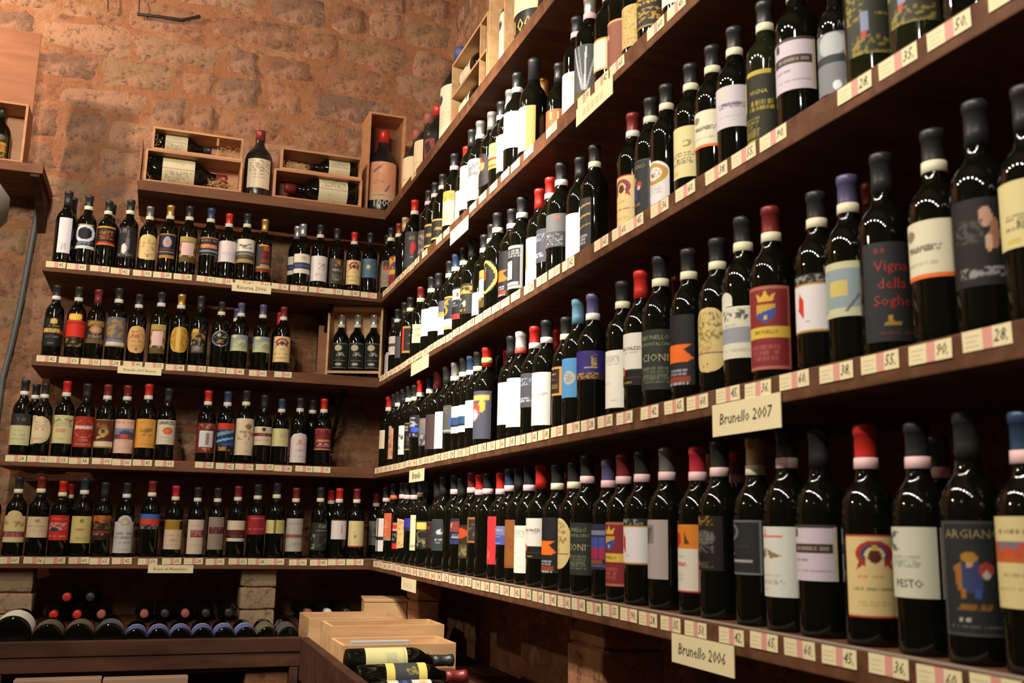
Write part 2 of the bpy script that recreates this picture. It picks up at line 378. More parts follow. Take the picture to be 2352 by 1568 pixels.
# ------------------------------------------------------------------ bottles
PROF = {'S': dict(b=[(0.030, 0), (0.0355, 0.0012), (0.0372, 0.006), (0.0375, 0.02), (0.0375, 0.174), (0.0372, 0.183), (0.0360, 0.1925), (0.0337, 0.2010), (0.0303, 0.2085), (0.0262, 0.2150), (0.0220, 0.2205), (0.0185, 0.2262), (0.0163, 0.2335), (0.0152, 0.243), (0.0145, 0.262), (0.0143, 0.296), (0.0125, 0.300)],
                c=[(0.0158, 0.243), (0.0154, 0.262), (0.0152, 0.289), (0.0166, 0.290), (0.0168, 0.300), (0.0160, 0.3035), (0.0125, 0.305)], band=(0.0168, 0.0163, 0.242, 0.2575), h=0.305),
        'T': dict(b=[(0.034, 0), (0.0405, 0.0012), (0.0425, 0.007), (0.0430, 0.10), (0.0440, 0.185), (0.0430, 0.202), (0.0395, 0.216), (0.0335, 0.228), (0.026, 0.239), (0.0205, 0.250), (0.018, 0.262), (0.0172, 0.328), (0.015, 0.330)],
                c=[(0.0182, 0.262), (0.0178, 0.316), (0.0192, 0.318), (0.0192, 0.330), (0.015, 0.333)], band=(0.0195, 0.019, 0.262, 0.278), h=0.333),
        'M': dict(b=[(0.052, 0), (0.0585, 0.002), (0.0615, 0.010), (0.062, 0.03), (0.0625, 0.17), (0.061, 0.190), (0.056, 0.208), (0.048, 0.224), (0.037, 0.238), (0.027, 0.250), (0.0215, 0.262), (0.020, 0.275), (0.0198, 0.325), (0.017, 0.328)],
                c=[(0.0222, 0.282), (0.0218, 0.318), (0.0225, 0.322), (0.021, 0.330), (0.014, 0.333)], band=(0.022, 0.022, 0.28, 0.30), h=0.333)}
for _p in PROF.values():
    p = _p['b'][1:]; _p['z'] = [q[1] for q in p]; _p['r'] = [q[0] for q in p]
_mc = {}
def part_mesh(key, fn, m):
    if key not in _mc:
        bm = fn(); me = bpy.data.meshes.new(key[0]); bm.to_mesh(me); bm.free(); me.materials.append(m)
        for p in me.polygons: p.use_smooth = True
        _mc[key] = me
    return _mc[key]

DESIGN_TEXT = '''
plainslim|tall narrow plain white label|rect|e6e2ea|l .2 .72 .8 .9 3 a8a4b0
moonring|black label with glowing moon ring|rect|0b0b12|e .5 .38 .42 .34 4a5a8a;o .5 .38 .36 .3 .07 dfe6ff;e .5 .38 .28 .24 15161c;r .05 .68 .95 .8 22242c;l .15 .68 .85 .82 2 8890a0;r 0 .86 1 1 d8dadc;r .2 0 .8 .06 b08a30
redhem|dark label with gold rim and red hem|rect|2a1a14|r 0 0 1 .08 c89a3c;l .2 .2 .8 .7 5 a8843c;r .3 .42 .75 .55 7a2018;r 0 .84 1 .95 d03020;r 0 .95 1 1 c8963a
silvershard|charcoal label with silver shard drawing|rect|1d1d1f|p .4 .9 .55 .1 .62 .5 .58 .95 6a6a70;e .42 .72 .1 .16 e8e0da;l .1 .05 .5 .2 2 8c8c8c;l .1 .85 .9 .95 1 77746c
creamoval|cream oval label with sketched horseman|archoval|dcc489|n .2 .15 .8 .65 b89a5c;l .2 .75 .85 .8 1 8a6c38;e .5 .86 .06 .05 8a6c38
navycrest|navy label with white and orange crest|rect|1b1d2a|r 0 0 1 .06 a06a28;e .5 .35 .22 .22 9aa0b4;e .5 .36 .1 .12 c88040;r .1 .62 .9 .67 8a3020;r .05 .72 .95 .78 8a8a94;r .1 .86 .9 1 a87830
goldpink|gold patterned label with pale pink panel|rect|3a3018|n 0 0 1 1 a88c3a;r 0 0 1 .2 a8924a;r .15 .24 .85 .74 d8b4b4;r 0 .8 1 1 5a4a24
navyorange|navy label with orange lettering|rect|1e2433|r 0 0 1 .1 a0703c;l .1 .15 .9 .25 1 b88850;r .1 .4 .9 .62 b8602c;l .1 .4 .9 .62 2 e0a060;r 0 .75 1 .84 7a8aa4;r 0 .97 1 1 b88848
whitewide|wide white label|rect|dcd3d6|l .15 .5 .85 .85 5 c0b6bc;r .4 .12 .6 .3 e6d2b8
greybars|white label above grey and gold bars|rect|e0dccb|n .25 .2 .75 .42 5a5248;r 0 .52 1 .82 55544f;r 0 .6 1 .66 8a8a84;r 0 .84 1 1 a88a48;r 0 .8 1 .83 1c1a18
darkred|dark label with red lettering and gold dots|rect|33302e|r .2 0 .7 .06 c8a03c;e .6 .14 .18 .09 c04028;r .35 .32 .85 .46 7c1c18;r .35 .52 .85 .66 8a3020;r .3 .72 .8 .8 8c8c86;r .05 .82 .9 .86 b88830;r 0 .92 1 1 7c2c18
bluebandwhite|white label crossed by a blue band|rect|dcd6c2|r 0 .45 1 .76 2c3a60;r .1 .56 .9 .66 46587e;e .5 .2 .12 .1 c8b890
whitecrestsmall|white label with small black crest|rect|ded8d8|n .5 .32 .75 .55 3c342c;l .25 .7 .75 .8 2 b0a8a8
greyeagle|grey-black label with gold eagle|rect|3c3830|n .4 .05 .7 .3 c08a30;l .2 .4 .8 .52 2 a8a090;l .15 .6 .85 .85 4 70695c;e .5 .84 .12 .04 a88030
creamwreath|cream label with red and blue wreath emblem|rect|dcc48a|o .5 .24 .25 .14 .06 a8322c;o .5 .24 .19 .11 .03 34406c;r .36 .30 .64 .42 dcc48a;e .5 .16 .05 .03 c8a83c;p .42 .19 .58 .19 .62 .29 .5 .36 .38 .29 5c2420;p .27 .30 .18 .44 .33 .36 a8322c;p .73 .30 .82 .44 .67 .36 a8322c;r 0 0 1 .02 b04030;r 0 .98 1 1 b04030;l .2 .49 .65 .52 1 c86858;l .05 .64 .95 .67 1 6c6040;l .15 .8 .8 .86 2 a08c58
bluegrey|plain blue-grey label with tiny gold figure|rect|4a6a80|e .38 .45 .1 .12 c8b070;e .38 .4 .05 .05 e0cc90
greyred|grey label with red block lettering|rect|8c8478|r 0 0 1 .2 6a6458;r .55 .02 .9 .35 34302c;e .68 .3 .12 .1 b03020;r .05 .55 .4 .85 a04030;l .05 .55 .4 .85 4 c8b8a4;l .5 .5 .9 .9 5 6a6458
blacksun|black label with gold sun over gold strip|rect|17171a|e .5 .12 .15 .1 d8b860;l .25 .24 .75 .3 1 b89040;r .1 .36 .78 .5 a0823c;l .1 .36 .78 .5 2 d8bc6c;r .8 .4 1 .56 a02818;l .15 .6 .8 .7 2 6a6a70;l .3 .85 .7 .9 1 7c7c84
redyellow|bright red label under a yellow oval|necked|d02c1c|e .5 .1 .5 .1 e0c84c;r 0 .2 1 .28 c03020;r 0 .28 1 .32 801810;r 0 .7 1 1 18140e;n .2 .74 .8 .98 9a7c34
brownmedal|black-brown label with gold medal|rect|241a18|r .1 .02 .9 .26 6a5428;l .1 .05 .9 .22 3 b09040;o .5 .42 .2 .14 .06 a87c50;e .5 .42 .14 .1 c89080;l .1 .62 .9 .75 2 a09084;r .05 .82 .95 1 6a4c24
torngold|torn grey and gold label, white hem|torn|60606c|n 0 .1 1 .7 a08040;l .1 .74 .9 .8 1 a8a8b4;r 0 .84 1 .96 c8c8d0;r 0 .96 1 1 b8903c
peachoval|peach oval label with faint pink figures|oval|cfa468|n .2 .15 .85 .6 a86c50;l .15 .7 .85 .74 2 a87c50;e .5 .85 .07 .05 7a5c70
goldoval|shiny gold oval label|oval|c09840|n .1 .1 .9 .9 a87c28;r .35 .05 .5 .95 d8b45c
darkfoil|dark label printed in gold foil|rect|1e1a12|n .1 .1 .9 .65 9a7c3c;e .35 .08 .2 .08 c8a44c;r .2 .7 .85 .95 6a5830;e .5 .8 .18 .09 7084a8
roundsilver|round black label with silver rim|oval|141416|o .5 .5 .46 .46 .05 8c8c90;n .2 .15 .75 .45 b8b4a8;n .3 .55 .7 .75 a08040;e .4 .92 .1 .06 d0b8b0
paleblue|pale blue-green label with yellow sun|rect|a8b49c|r 0 0 1 .4 8090a8;e .3 .1 .12 .09 d8cc60;r .35 .3 .75 .65 c4c088;n .1 .1 .9 .8 90a090;p .6 .85 .95 .3 .98 .32 .64 .88 707c6c;r 0 .82 1 1 b8bc8c
greyheadcream|black-topped label, cream lower half|rect|2c2c28|r 0 0 1 .34 2a2b26;l .25 .1 .75 .22 2 70706a;r 0 .38 1 1 c8c498;l .3 .5 .7 .56 1 8c8a6c;l .2 .64 .8 .68 1 8c8a6c;l .1 .78 .8 .84 2 a8a480
halfmoon|cream half-moon label with red script|dshape|d8cca4|l .15 .2 .8 .5 4 b87c5c;l .1 .75 .8 .85 2 c09070;o .5 .5 .5 .5 .03 a8945c
creamchateau|cream label with grey engraved dome|rect|ccc890|n .1 .12 .9 .4 7c7c5c;e .5 .3 .3 .1 b8b68c;l .15 .05 .85 .09 1 98966c;n .3 .48 .7 .62 c89474;l .3 .8 .7 .86 1 a8a474
redtext|brick red label with white name|rect|9c2c20|o .5 .4 .4 .28 .02 c08050;r .12 .3 .85 .42 c8a09c;l .12 .3 .85 .42 2 e8d8d8;l .3 .72 .7 .78 1 c88070;l .15 .86 .85 .94 2 c07868
brownapple|brown label with gold apple, white footer|rect|5c2c1c|r 0 0 1 .03 c89a3c;n .2 .08 .8 .3 8a5834;e .52 .45 .2 .15 b09450;e .5 .42 .1 .08 4c3418;p .2 .62 .5 .55 .7 .58 .3 .68 c8a850;r 0 .76 1 .93 d8c8a8;r 0 .93 1 1 8c6424
landscape|pale pink label with blue hill landscape|rect|d8b4a0|l .1 .06 .9 .12 1 b87c70;r .02 .28 .98 .56 7c84a8;p .2 .42 .5 .32 .9 .4 .98 .48 3c4468;r .02 .46 .98 .58 6c4444;e .5 .5 .15 .06 c05040;l .2 .62 .8 .66 1 c09080;l .2 .8 .85 .86 2 c8a090
orangeplain|plain orange-yellow label with dark signature|rect|d49a40|n .35 .3 .75 .6 8c6c30;n .3 .08 .8 .2 c88c34;l .3 .85 .8 .9 1 b88030
whitesun|white label with small orange sun|rect|ccc4b0|r .15 .04 .9 .2 a8a08c;n .15 .04 .9 .2 6c6458;o .55 .45 .14 .1 .07 d06030;e .55 .45 .08 .05 d88850;l .15 .68 .85 .72 1 8c8474;l .25 .84 .75 .88 1 a8a08c
redtower|brick label framing a white tower picture|rect|6c241c|n .1 .02 .9 .2 b08070;r .2 .28 .8 .8 c8ccd0;p .45 .75 .5 .35 .6 .35 .65 .75 8c7c6c;r .2 .28 .8 .31 e8e8e8;n .2 .85 .7 .95 b88850
redbluewave|red-topped label with blue wave painting|rect|1c2c60|r 0 0 1 .16 c83420;r 0 .16 1 .24 a04030;p 0 .35 1 .22 1 .3 0 .5 6c98a8;p 0 .62 .9 .48 .95 .54 0 .7 78b0c8;p .4 .75 1 .6 1 .8 .4 .85 24509c;r 0 .8 1 1 14120e;n .2 .85 .8 .98 a87c28
sepiatall|tall white label with sepia figure drawing|rect|d4c4a8|e .65 .22 .16 .08 8c6c44;n .2 .35 .9 .6 a8845c;l .3 .66 .7 .7 1 c89c80;e .6 .88 .06 .02 8c5c3c
maroonbars|white scalloped label with maroon bar|rect|cfc0a4|r 0 0 1 .06 e0d4bc;e .5 .15 .1 .1 2c2824;r 0 .33 1 .5 6c2430;l .2 .33 .8 .5 1 a87078;l .1 .65 .9 .8 2 b09c88
creamplain|plain cream label|rect|c8c48c|r .05 .05 .95 .09 b8b480;r .5 .25 .85 .5 b4b488
archwhite|round-topped white label, orange mark|arch|d4c8c8|e .5 .3 .1 .08 d88c50;l .3 .34 .85 .4 1 c89c68;l .2 .55 .85 .62 1 8c8484;l .25 .75 .75 .8 1 a8a0a0
maroonflag|maroon label with cream script|rect|702020|r 0 0 1 .2 8c3830;n .1 .08 .9 .35 5c1418;l .1 .5 .95 .6 2 d0a078;l .15 .7 .95 .85 2 e0c0a8;r 0 .95 1 1 c0905c
creamhalf|pale green-cream label|rect|c8c890|l .2 .4 .8 .7 3 a8a478
creamtower|cream label with rounded top, maroon stripe|tabtop|d0c088|n .1 .35 .9 .52 a8805c;r 0 .66 1 .84 7c2c34;l .1 .66 .9 .84 1 b07c74;r 0 .84 1 .88 e0b0a0
creammedal|cream label with small gold medal|rect|d0c09c|e .5 .2 .1 .09 a8843c;l .1 .42 .85 .48 1 6c6450;l .15 .64 .85 .68 1 c0705c
redplough|scarlet label with grey ploughing scene|rect|c02c20|n .1 .3 .85 .6 b8a0a0;e .35 .58 .18 .09 2c3444;l .1 .1 .85 .16 1 e09080;l .1 .8 .85 .86 1 e09080
creamtwo|cream label with two small gold marks|rect|ccbc78|e .5 .18 .07 .09 8c7838;e .45 .5 .2 .05 a8945c;l .2 .75 .85 .9 3 a89860
amberarch|dark label with amber painted arch|rect|2c1810|r 0 0 1 .22 8c4428;n .1 .02 .9 .3 b06c28;n .1 .35 .9 .55 6c5820;r .1 .62 .9 .74 7c2c1c;l .15 .72 .8 .8 1 a88c70
greyarch|tall grey-white label with gold seal|tabtop|bcbcb8|o .5 .17 .17 .08 .05 a89870;e .5 .17 .1 .05 c8bc94;l .05 .44 .95 .5 1 6c6c6c;l .05 .55 .95 .6 1 6c6c6c;l .2 .7 .8 .75 1 94948c;l .2 .86 .8 .92 2 a0a098
blueredband|blue over red landscape label|rect|3c60b4|r 0 .3 1 .72 c84028;r 0 .66 .6 .74 8c2018;r 0 .76 1 1 1a1410;n .1 .76 .9 .95 8c8478;p .4 .8 .5 .65 .6 .8 .5 .8 181828
goldcream|gold block above cream lettering|rect|cdb69c|r 0 0 1 .34 967824;l .05 .02 .95 .06 1 c87c5c;r .78 .04 1 .34 181410;l .15 .52 .85 .56 1 c05850;l .3 .66 .8 .72 1 8c7c6c;l .2 .84 .8 .9 2 b09c88
maroonblock|white label with offset maroon block|rect|c8b8a4|r .25 .3 1 .5 782830;n .3 .32 1 .48 a87070;l .1 .14 .6 .18 1 b88c88;l .3 .7 .8 .78 1 b0a08c
maroonblockdim|grey-beige label with offset maroon block|rect|8c7c70|r .1 .3 1 .52 582024;n .2 .32 .9 .48 7c4c48
maroonmiddle|cream label with wide maroon middle|rect|d0c4ac|r 0 .44 1 .78 5c2024;l .3 .72 .9 .76 1 a88078;r 0 .78 1 .84 241410;l .5 .2 .7 .3 1 98a088
redgrape|plain red label with pale script|rect|98202c|l .2 .1 .85 .2 1 c87c7c;n .4 .35 .8 .6 7c1820;l .1 .68 .9 .74 1 d09090
creamsplit|two pale yellow panels side by side|rect|ccc080|r .45 0 .52 1 6c5c20;l .1 .2 .4 .8 4 b8ac74;n .6 .1 .95 .9 bcae6c
pinkstripe|grey-white label with pink stripe|rect|a8a498|r 0 .48 1 .58 8c4c50;r .2 .12 .8 .2 a09098;l .2 .72 .8 .85 2 8c8880;e .88 .35 .07 .05 343444
blackgreen|black-green label with grey lettering|rect|1e221c|l .4 .05 .8 .18 2 88806c;l .3 .25 .9 .3 1 8c8478;n .05 .4 .3 .95 7c7c6c;n .3 .4 .9 .95 3c4034
redleaf|white label with a red leaf|rect|cfc8c4|p .62 .2 .7 .35 .68 .8 .6 .6 c03828;l .6 .86 .9 .9 1 c08880;r 0 0 1 .04 6c4c30
creamleafy|cream label with purple vine sprig|rect|ccbc88|n .25 .35 .5 .65 5c4c54;l .1 .16 .9 .2 1 c0a068;l .1 .8 .9 .84 1 b8a470;r 0 .95 1 1 9c3c28
greydim|dim grey label with dark stain|rect|5c5850|n .3 .3 .6 .7 302c24
maroongold|maroon label with gold crest and gold band|rect|8c2c28|n .2 .05 .9 .4 d8b050;e .8 .3 .15 .12 4c3c7c;r 0 .46 1 .6 d0a840;n .1 .65 .9 .95 702020
greyfigure|dark grey label with red figure|rect|34363a|l .3 .1 .7 .22 3 8c8464;e .55 .42 .14 .14 c02c28;e .5 .56 .08 .1 c02c28;l .4 .7 .65 .74 1 a8a074
plumgrey|plum-grey label with pale writing|rect|504448|n .2 .15 .9 .5 8c7464;l .1 .7 .9 .85 3 a09890
blackgold|black label with gold edges|rect|1c1a16|r 0 0 1 .08 b09040;r 0 .92 1 1 c0a050;l .4 .4 .9 .55 2 b89848;e .15 .25 .1 .08 b02c20
creamgreen|cream-green label with gold head|rect|b8b894|r 0 0 1 .25 a09440;n .1 .05 .9 .3 8c7c34;n .05 .35 .4 .75 c08870;l .3 .7 .8 .9 3 90906c
whiteplain|plain white label|rect|eceae4|l .2 .75 .8 .8 1 ccc8c0
silverstreak|silver-grey streaked label|rect|8c8e90|p .4 .95 .8 .5 .85 .5 .5 .95 e0e0e0;p .2 .8 .9 .2 .95 .22 .3 .85 c8c8cc;n .1 .1 .9 .4 6c6c70
floral|black label with orange flowers|archoval|24201e|e .4 .25 .18 .14 d8a878;e .65 .4 .15 .12 c87c50;e .4 .5 .14 .1 e0b890;e .6 .2 .08 .07 b03828
yellowred|yellow label with white bird, red foot|rect|b4a050|n .2 .1 .9 .5 d8d0b8;r 0 .55 .9 .66 8c3020;r 0 .84 1 .92 b83828;r 0 .92 1 1 d8c040
goldwhite|cream-gold vertical banded label|rect|e8dcc0|r .0 0 .12 1 c8944c;r .7 0 .8 1 c8944c;r .8 0 1 1 d89c5c;n .1 .1 .3 .9 d8b480
coppernarrow|copper label|rect|a05c34|r 0 0 .1 1 8c4c28;r .78 .1 .86 1 e0a068;r .5 .1 .6 .4 d8885c
whitetext|white label with faint wording|rect|e4ddd0|l .5 .1 .9 .2 3 b0a890;l .3 .5 .6 .55 1 c0b8a8
feather|silver feather sketch label|rect|54565a|p .5 .98 .1 .0 .16 .0 .56 .98 c0c2c8;p .5 .98 .3 .02 .34 .02 .56 .98 9c9ea4;p .5 .98 .55 .05 .6 .05 .56 .98 d0d0d8;p .5 .98 .85 .1 .9 .1 .56 .98 a8aab0;r 0 .84 1 1 5c5428;n .1 .86 .9 .98 3c3c20
redpanel|white panel with gold edges, red leaf|rect|e8dcc4|r 0 0 1 .06 c8943c;p .15 .45 .25 .4 .22 .9 .12 .8 b85040;r .85 0 1 1 6c4430;r .8 .05 .84 .95 e0a858;r 0 .94 1 1 c8a060
copperfull|broad copper-brown label|rect|8c5644|r 0 0 1 .04 d0a068;r .9 0 1 1 b07c3c;r .15 .25 .4 .33 e0a888
parchment|parchment scroll label|torn|c8b070|n .1 .05 .9 .95 b89858
goldscript|black label with large gold script|rect|2c2c2a|f .02 .03 a88430;n .1 .15 .8 .5 c8a040;n .2 .6 .9 .85 b89038
whitehouse|white gable-shaped hang tag|house|d0ccd0|l .2 .3 .8 .8 5 c0bcc4
whitedarkbar|white label with dark bar|rect|c8c0b8|r 0 .42 1 .56 403c30;r 0 .38 1 .42 8c8070;n .1 .6 .9 .9 b8b0a8
slateplain|plain dark slate label|rect|4c4a50|r 0 0 1 .04 3c3a40
blackredgold|black label with gold frame, red edge|rect|18160f|f .04 .05 b8923c;r 0 .1 .14 .9 d83420;l .3 .3 .8 .35 1 8c7c40;l .3 .6 .8 .65 1 8c7c40
creamtorn|torn cream label with olive drawing|torn|ccccac|n .2 .2 .9 .7 9c9c70;e .6 .35 .15 .1 8c8c60
greygoldwhite|grey, gold and white striped label|rect|50545c|r 0 .33 1 .5 b89440;r 0 .5 1 1 eceae8
navywhite|navy label with gold seal, white foot|rect|26303c|r 0 0 1 .05 c0a050;n .3 .1 .9 .25 b09440;o .35 .42 .25 .13 .06 b0943c;r 0 .7 1 .92 ece8e0;r 0 .92 1 1 c0b060
redwhiteblack|red-lettered white block on black label|rect|1c1e22|r 0 .05 .95 .38 e8e4e0;r .05 .15 .8 .3 c83028;l .05 .15 .8 .3 1 e8c0b8;l .1 .45 .8 .6 2 8c8c94;r 0 .84 .95 1 d03030
darkgoldblue|dark label with gold crest, blue shield|rect|2c2c26|r .1 0 .2 1 3a382c;n .4 .1 .95 .35 c0983c;n .2 .5 .7 .75 c8c0a0;e .25 .68 .15 .08 4890d8;l .3 .84 .7 .9 1 b89038
goldhoop|dark glass with big gold hoop|oval|1a1c18|o .5 .5 .47 .47 .07 c8aa58;r .1 .35 .5 .6 8c3c24;n .15 .2 .5 .35 a08438
orangebeast|black label with orange crouching beast|rect|1c1c20|p .02 .56 .25 .42 .95 .42 .75 .5 e86c20;p .02 .56 .75 .5 .98 .63 .5 .66 e86c20;p .02 .56 .98 .63 .8 .68 .02 .68 e86c20;p 0 .2 .12 .16 .1 .2 .02 .24 e06420;l .3 .76 .85 .86 2 b0b0b8;r .1 .88 .9 .95 8c3c20;l .1 .95 .9 .99 1 c8c8d0
silverframe|black label with silver frame|rect|202022|f .04 .05 a0a0a0;l .15 .1 .9 .28 3 b0b0b0;r .05 .36 .6 .78 d8d0d0;l .1 .4 .5 .5 1 c0505c;r .1 .84 .85 .9 c8c4bc
whiteredgold|white label with red and gold picture|rect|eceae6|r .05 .2 .55 .66 c0a080;p .1 .6 .2 .25 .35 .3 .4 .6 b03828
slatered|slate label with red disc, white script|rect|484a54|n .1 .15 .95 .35 9094a4;e .22 .52 .16 .11 d83c30;l .2 .7 .9 .84 2 b8bcc8
greytwo|grey-topped label with pale writing|rect|6c6e70|r 0 .55 1 1 44464a;n .1 .6 .9 .95 8c8e92;r .6 .08 .8 .16 c06040
goldstripes|black label with slanting gold stripes|rect|2a2a2c|p 0 .2 1 .1 1 .13 0 .24 b89038;p 0 .4 1 .3 1 .33 0 .44 b89038;e .15 .35 .18 .08 c8943c;p 0 .6 1 .5 1 .52 0 .63 a8843c;l .1 .7 .9 .9 3 9c9ca0
knight|black label with coloured knight figure|rect|25282a|f .02 .02 4a4c48;p .3 .38 .5 .34 .62 .4 .6 .62 .34 .62 34406c;e .44 .32 .11 .05 a87c28;p .22 .4 .33 .36 .34 .62 .26 .6 9c6428;e .66 .43 .1 .07 a83c34;e .66 .47 .05 .04 c8b8a8;r .31 .6 .38 .68 9c6428;r .5 .6 .58 .68 3c4c90;e .44 .38 .05 .03 c09070;l .2 .72 .75 .78 2 9c6c24;l .25 .84 .45 .88 1 d0ccc0;l .1 .9 .9 .93 1 6c6c68
archring|arched white label with gold ring|arch|dcd8d8|o .55 .27 .34 .18 .09 b88c38;n .35 .2 .75 .34 8c6c3c;l .15 .5 .85 .7 3 b0acb0;e .35 .85 .05 .02 803040
creamscript|cream label with fine black script|rect|d8cc94|n .55 .28 .8 .4 8c7c4c;l .1 .5 .95 .6 2 5c5438;l .15 .68 .85 .74 1 5c5438;e .3 .9 .12 .05 d0b860
creamorange|cream label with orange hem|rect|ded8bc|e .3 .22 .12 .1 8c7c64;l .2 .42 .9 .55 2 6c6654;l .1 .7 .8 .78 1 a8a48c;r 0 .93 1 1 e8702c
lilacscript|pale lilac label with grey script|rect|ccc4cc|e .3 .18 .08 .08 d8c8a0;l .15 .4 .95 .55 2 6c6470;l .2 .72 .8 .76 1 a09ca8
goldonglass|gold lettering straight on olive glass|rect|1e1e0c|r .25 0 .85 .05 b8a43c;r .05 .1 .18 .5 c8b058;l .3 .4 .95 .55 2 b0a034;l .1 .62 .6 .9 6 8c8430;r .1 .93 .9 1 c0b040
lilacbar|pale lilac label with dark name bar|rect|cdc0cc|r 0 0 1 .05 403834;r .12 .08 .24 .22 3c3438;r .05 .34 .92 .5 443430;l .1 .37 .85 .47 1 a09488;l .1 .6 .5 .66 1 7c707c;l .1 .8 .95 .84 1 8c808c;r .95 .05 1 .95 c8bc90
silverhalf|silver-grey label, small half bottle|rect|7c8084|e .6 .2 .35 .2 b4b8bc;r 0 .38 1 .5 34363a;e .7 .88 .1 .08 e8ecf0
olivegold|dark olive label with gold brush strokes|rect|34362a|n 0 0 .35 .6 8c7c30;r .28 .5 .42 .72 8890b4;r .28 .72 .38 .8 c04c34;n .1 .78 .9 1 8c7c38;l .5 .5 .8 .55 1 9c8c44
creamplainn|small cream label|rect|ccc4a4|e .3 .5 .08 .1 b08470
pinkpoint|pointed tan label with pink figure|house|b88c74|n .2 .3 .8 .9 9c5c48
whitescript|narrow white label with black script|rect|d8d8d4|n .3 .3 .8 .5 4c4c4c;n .3 .7 .8 .8 7c7c7c
blackgoldframe|black label with thin gold frame|rect|1a1a1c|f .03 .04 9c7c34;l .1 .1 .5 .3 2 a8a4a0;n .4 .4 .8 .8 4c4430
blackblue|black label with white marks, blue seal|rect|1c1e24|n .1 .1 .7 .5 9ca4b0;e .5 .65 .25 .12 3c50c0;n .1 .8 .7 .95 b0b0b8
plumtext|plum brown label with upright lettering|rect|483438|n .1 .5 .35 .95 c0b4b4;r 0 0 .04 1 2c2c20;e .2 .3 .06 .05 a04030
greyrosette|grey label with red-blue rosettes|rect|50544e|o .12 .55 .12 .18 .06 8c4050;o .85 .55 .12 .18 .06 34509c;n .3 .1 .9 .3 8c6c54;r 0 .86 1 .95 9c9c98
blueband2|white label with steel blue band|rect|e8e8e4|r 0 .42 1 .68 2c5078;r 0 .68 1 .78 14181c;r 0 .36 1 .42 d8d4c0
handcrest|slate-lavender label with yellow hand crest|rect|4e5060|r .1 .1 .9 .2 d8b860;e .65 .32 .12 .14 d8b050;e .35 .42 .25 .18 a8503c;e .3 .5 .2 .12 b0b4c8;r .0 .9 .05 1 3c3e48
redart|white label with red brush art|rect|e4e0e0|n .0 .3 .5 .8 b04c34;p .1 .75 .3 .4 .4 .5 .2 .8 2c2c34
whitescript2|white label with thin black script|rect|eceae2|l .15 .38 .9 .46 2 8c8a84
blackgoldframe2|black label framed in orange-gold|rect|1f1e1c|f .05 .06 c8883c;l .2 .2 .8 .3 1 c8903c;l .2 .42 .8 .46 1 c03c30;l .2 .6 .85 .75 3 a87c34
lightblue|sky blue label with silver medallion|rect|4a86b8|e .38 .5 .2 .17 a8a49c;n .25 .38 .5 .62 8c8c88;n .6 .2 1 .9 6c9cc4
purple|violet label with gold stem|rect|2c2468|n .6 .1 .75 .6 a88c50;l .3 .55 .8 .62 1 b8a8a0;r 0 .78 1 1 34282c;n .1 .76 .8 .96 a87c38
whitetalltext|tall white label, small print at top|rect|e8e6d8|l .3 .08 .85 .26 4 b0b0a4;l .2 .55 .6 .6 1 c8c4a0;l .5 .85 .85 .9 1 c8c4b4
mazzi|white label over black with red-gold seal|rect|dedad0|r 0 .7 1 1 17120f;r 0 .84 1 .86 3c3834;l .2 .36 .8 .38 1 a8a49c;e .2 .74 .18 .11 b03c20;e .2 .74 .1 .06 d09040;l .25 .91 .65 .95 1 b09c40
ioni|dark green label with olive wording|rect|2a302a|l .12 .62 .9 .9 5 6c705c;r .5 .42 .95 .44 8c4820
creamovalbig|tall cream oval with olive sprigs|oval|d0b87c|n .15 .08 .85 .5 8c7c44;n .1 .5 .6 .7 b89c5c;r .05 .7 .95 .715 4c4430;n .3 .86 .5 .92 3c3830
towertab|cream label with round corner tab|tab|d8d4c0|n .1 .28 .9 .44 5c5850;r 0 .55 1 .78 9498a0;l .15 .48 .5 .52 1 8c8878;l .1 .85 .8 .9 2 b0ac98
crest|maroon label with crown crest, yellow band|rect|84282c|f .02 .03 b06c58;p .35 .2 .3 .08 .42 .14 .5 .05 .58 .14 .7 .08 .65 .2 d8b040;p .3 .23 .7 .23 .7 .36 .5 .46 .3 .36 c8a038;p .3 .34 .7 .27 .7 .36 .5 .46 .3 .36 34509c;e .5 .385 .045 .022 d8b040;r .02 .49 .98 .62 d8b848;l .15 .7 .8 .9 3 a85c54
redleaf2|white panel with red leaf, dark header|rect|211c1a|n .1 .02 .9 .14 8c8c88;r 0 .18 .97 .95 dedadc;p .24 .3 .36 .45 .34 .75 .2 .6 c83828;r 0 .16 .97 .185 c08c3c;r 0 .95 1 .97 c08c3c;l .3 .78 .5 .8 1 5c3c34
palebluebig|pale blue cream-edged label with yellow house|rect|8c9ca4|r 0 0 1 .13 c8c49c;r 0 .85 1 1 c4c4a0;r .2 .35 .55 .62 c8b868;p .5 .9 .9 .4 .93 .42 .55 .92 5c6468;r 0 .2 .12 .9 9cac98
redscript|black label with large red script|rect|26282a|n .2 .06 .4 .1 8c2420;e .45 .77 .04 .03 b08c34;p .3 .85 .45 .79 .65 .82 .6 .85 a08030;l .2 .9 .9 .93 1 8c2c28
blackfigure|black label with blurred pale figure|rect|1c1817|e .55 .22 .09 .12 c09880;e .66 .42 .07 .18 a07058;e .58 .52 .05 .1 d0a890;n .1 .25 .5 .5 4c4644;n .15 .8 .95 .9 8c8c8c
twoblock|two stacked white blocks on black|rect|dcd8d4|r 0 .55 1 .66 14120f;r .6 0 .68 1 14120f
orangestrip|narrow orange label|rect|c8603c|n .2 .1 .8 .9 d88c5c;r 0 .92 1 1 8c8478
redpatch|black label with red and pale patches|rect|1c1c1e|r .0 .05 .9 .35 c8b0a8;r .1 .1 .8 .28 c83c30;r 0 .8 .8 1 d03028;n .1 .45 .8 .7 8c8c90
creamshield|cream shield-shaped label|dshape|d8b880|n .2 .1 .8 .9 b89058
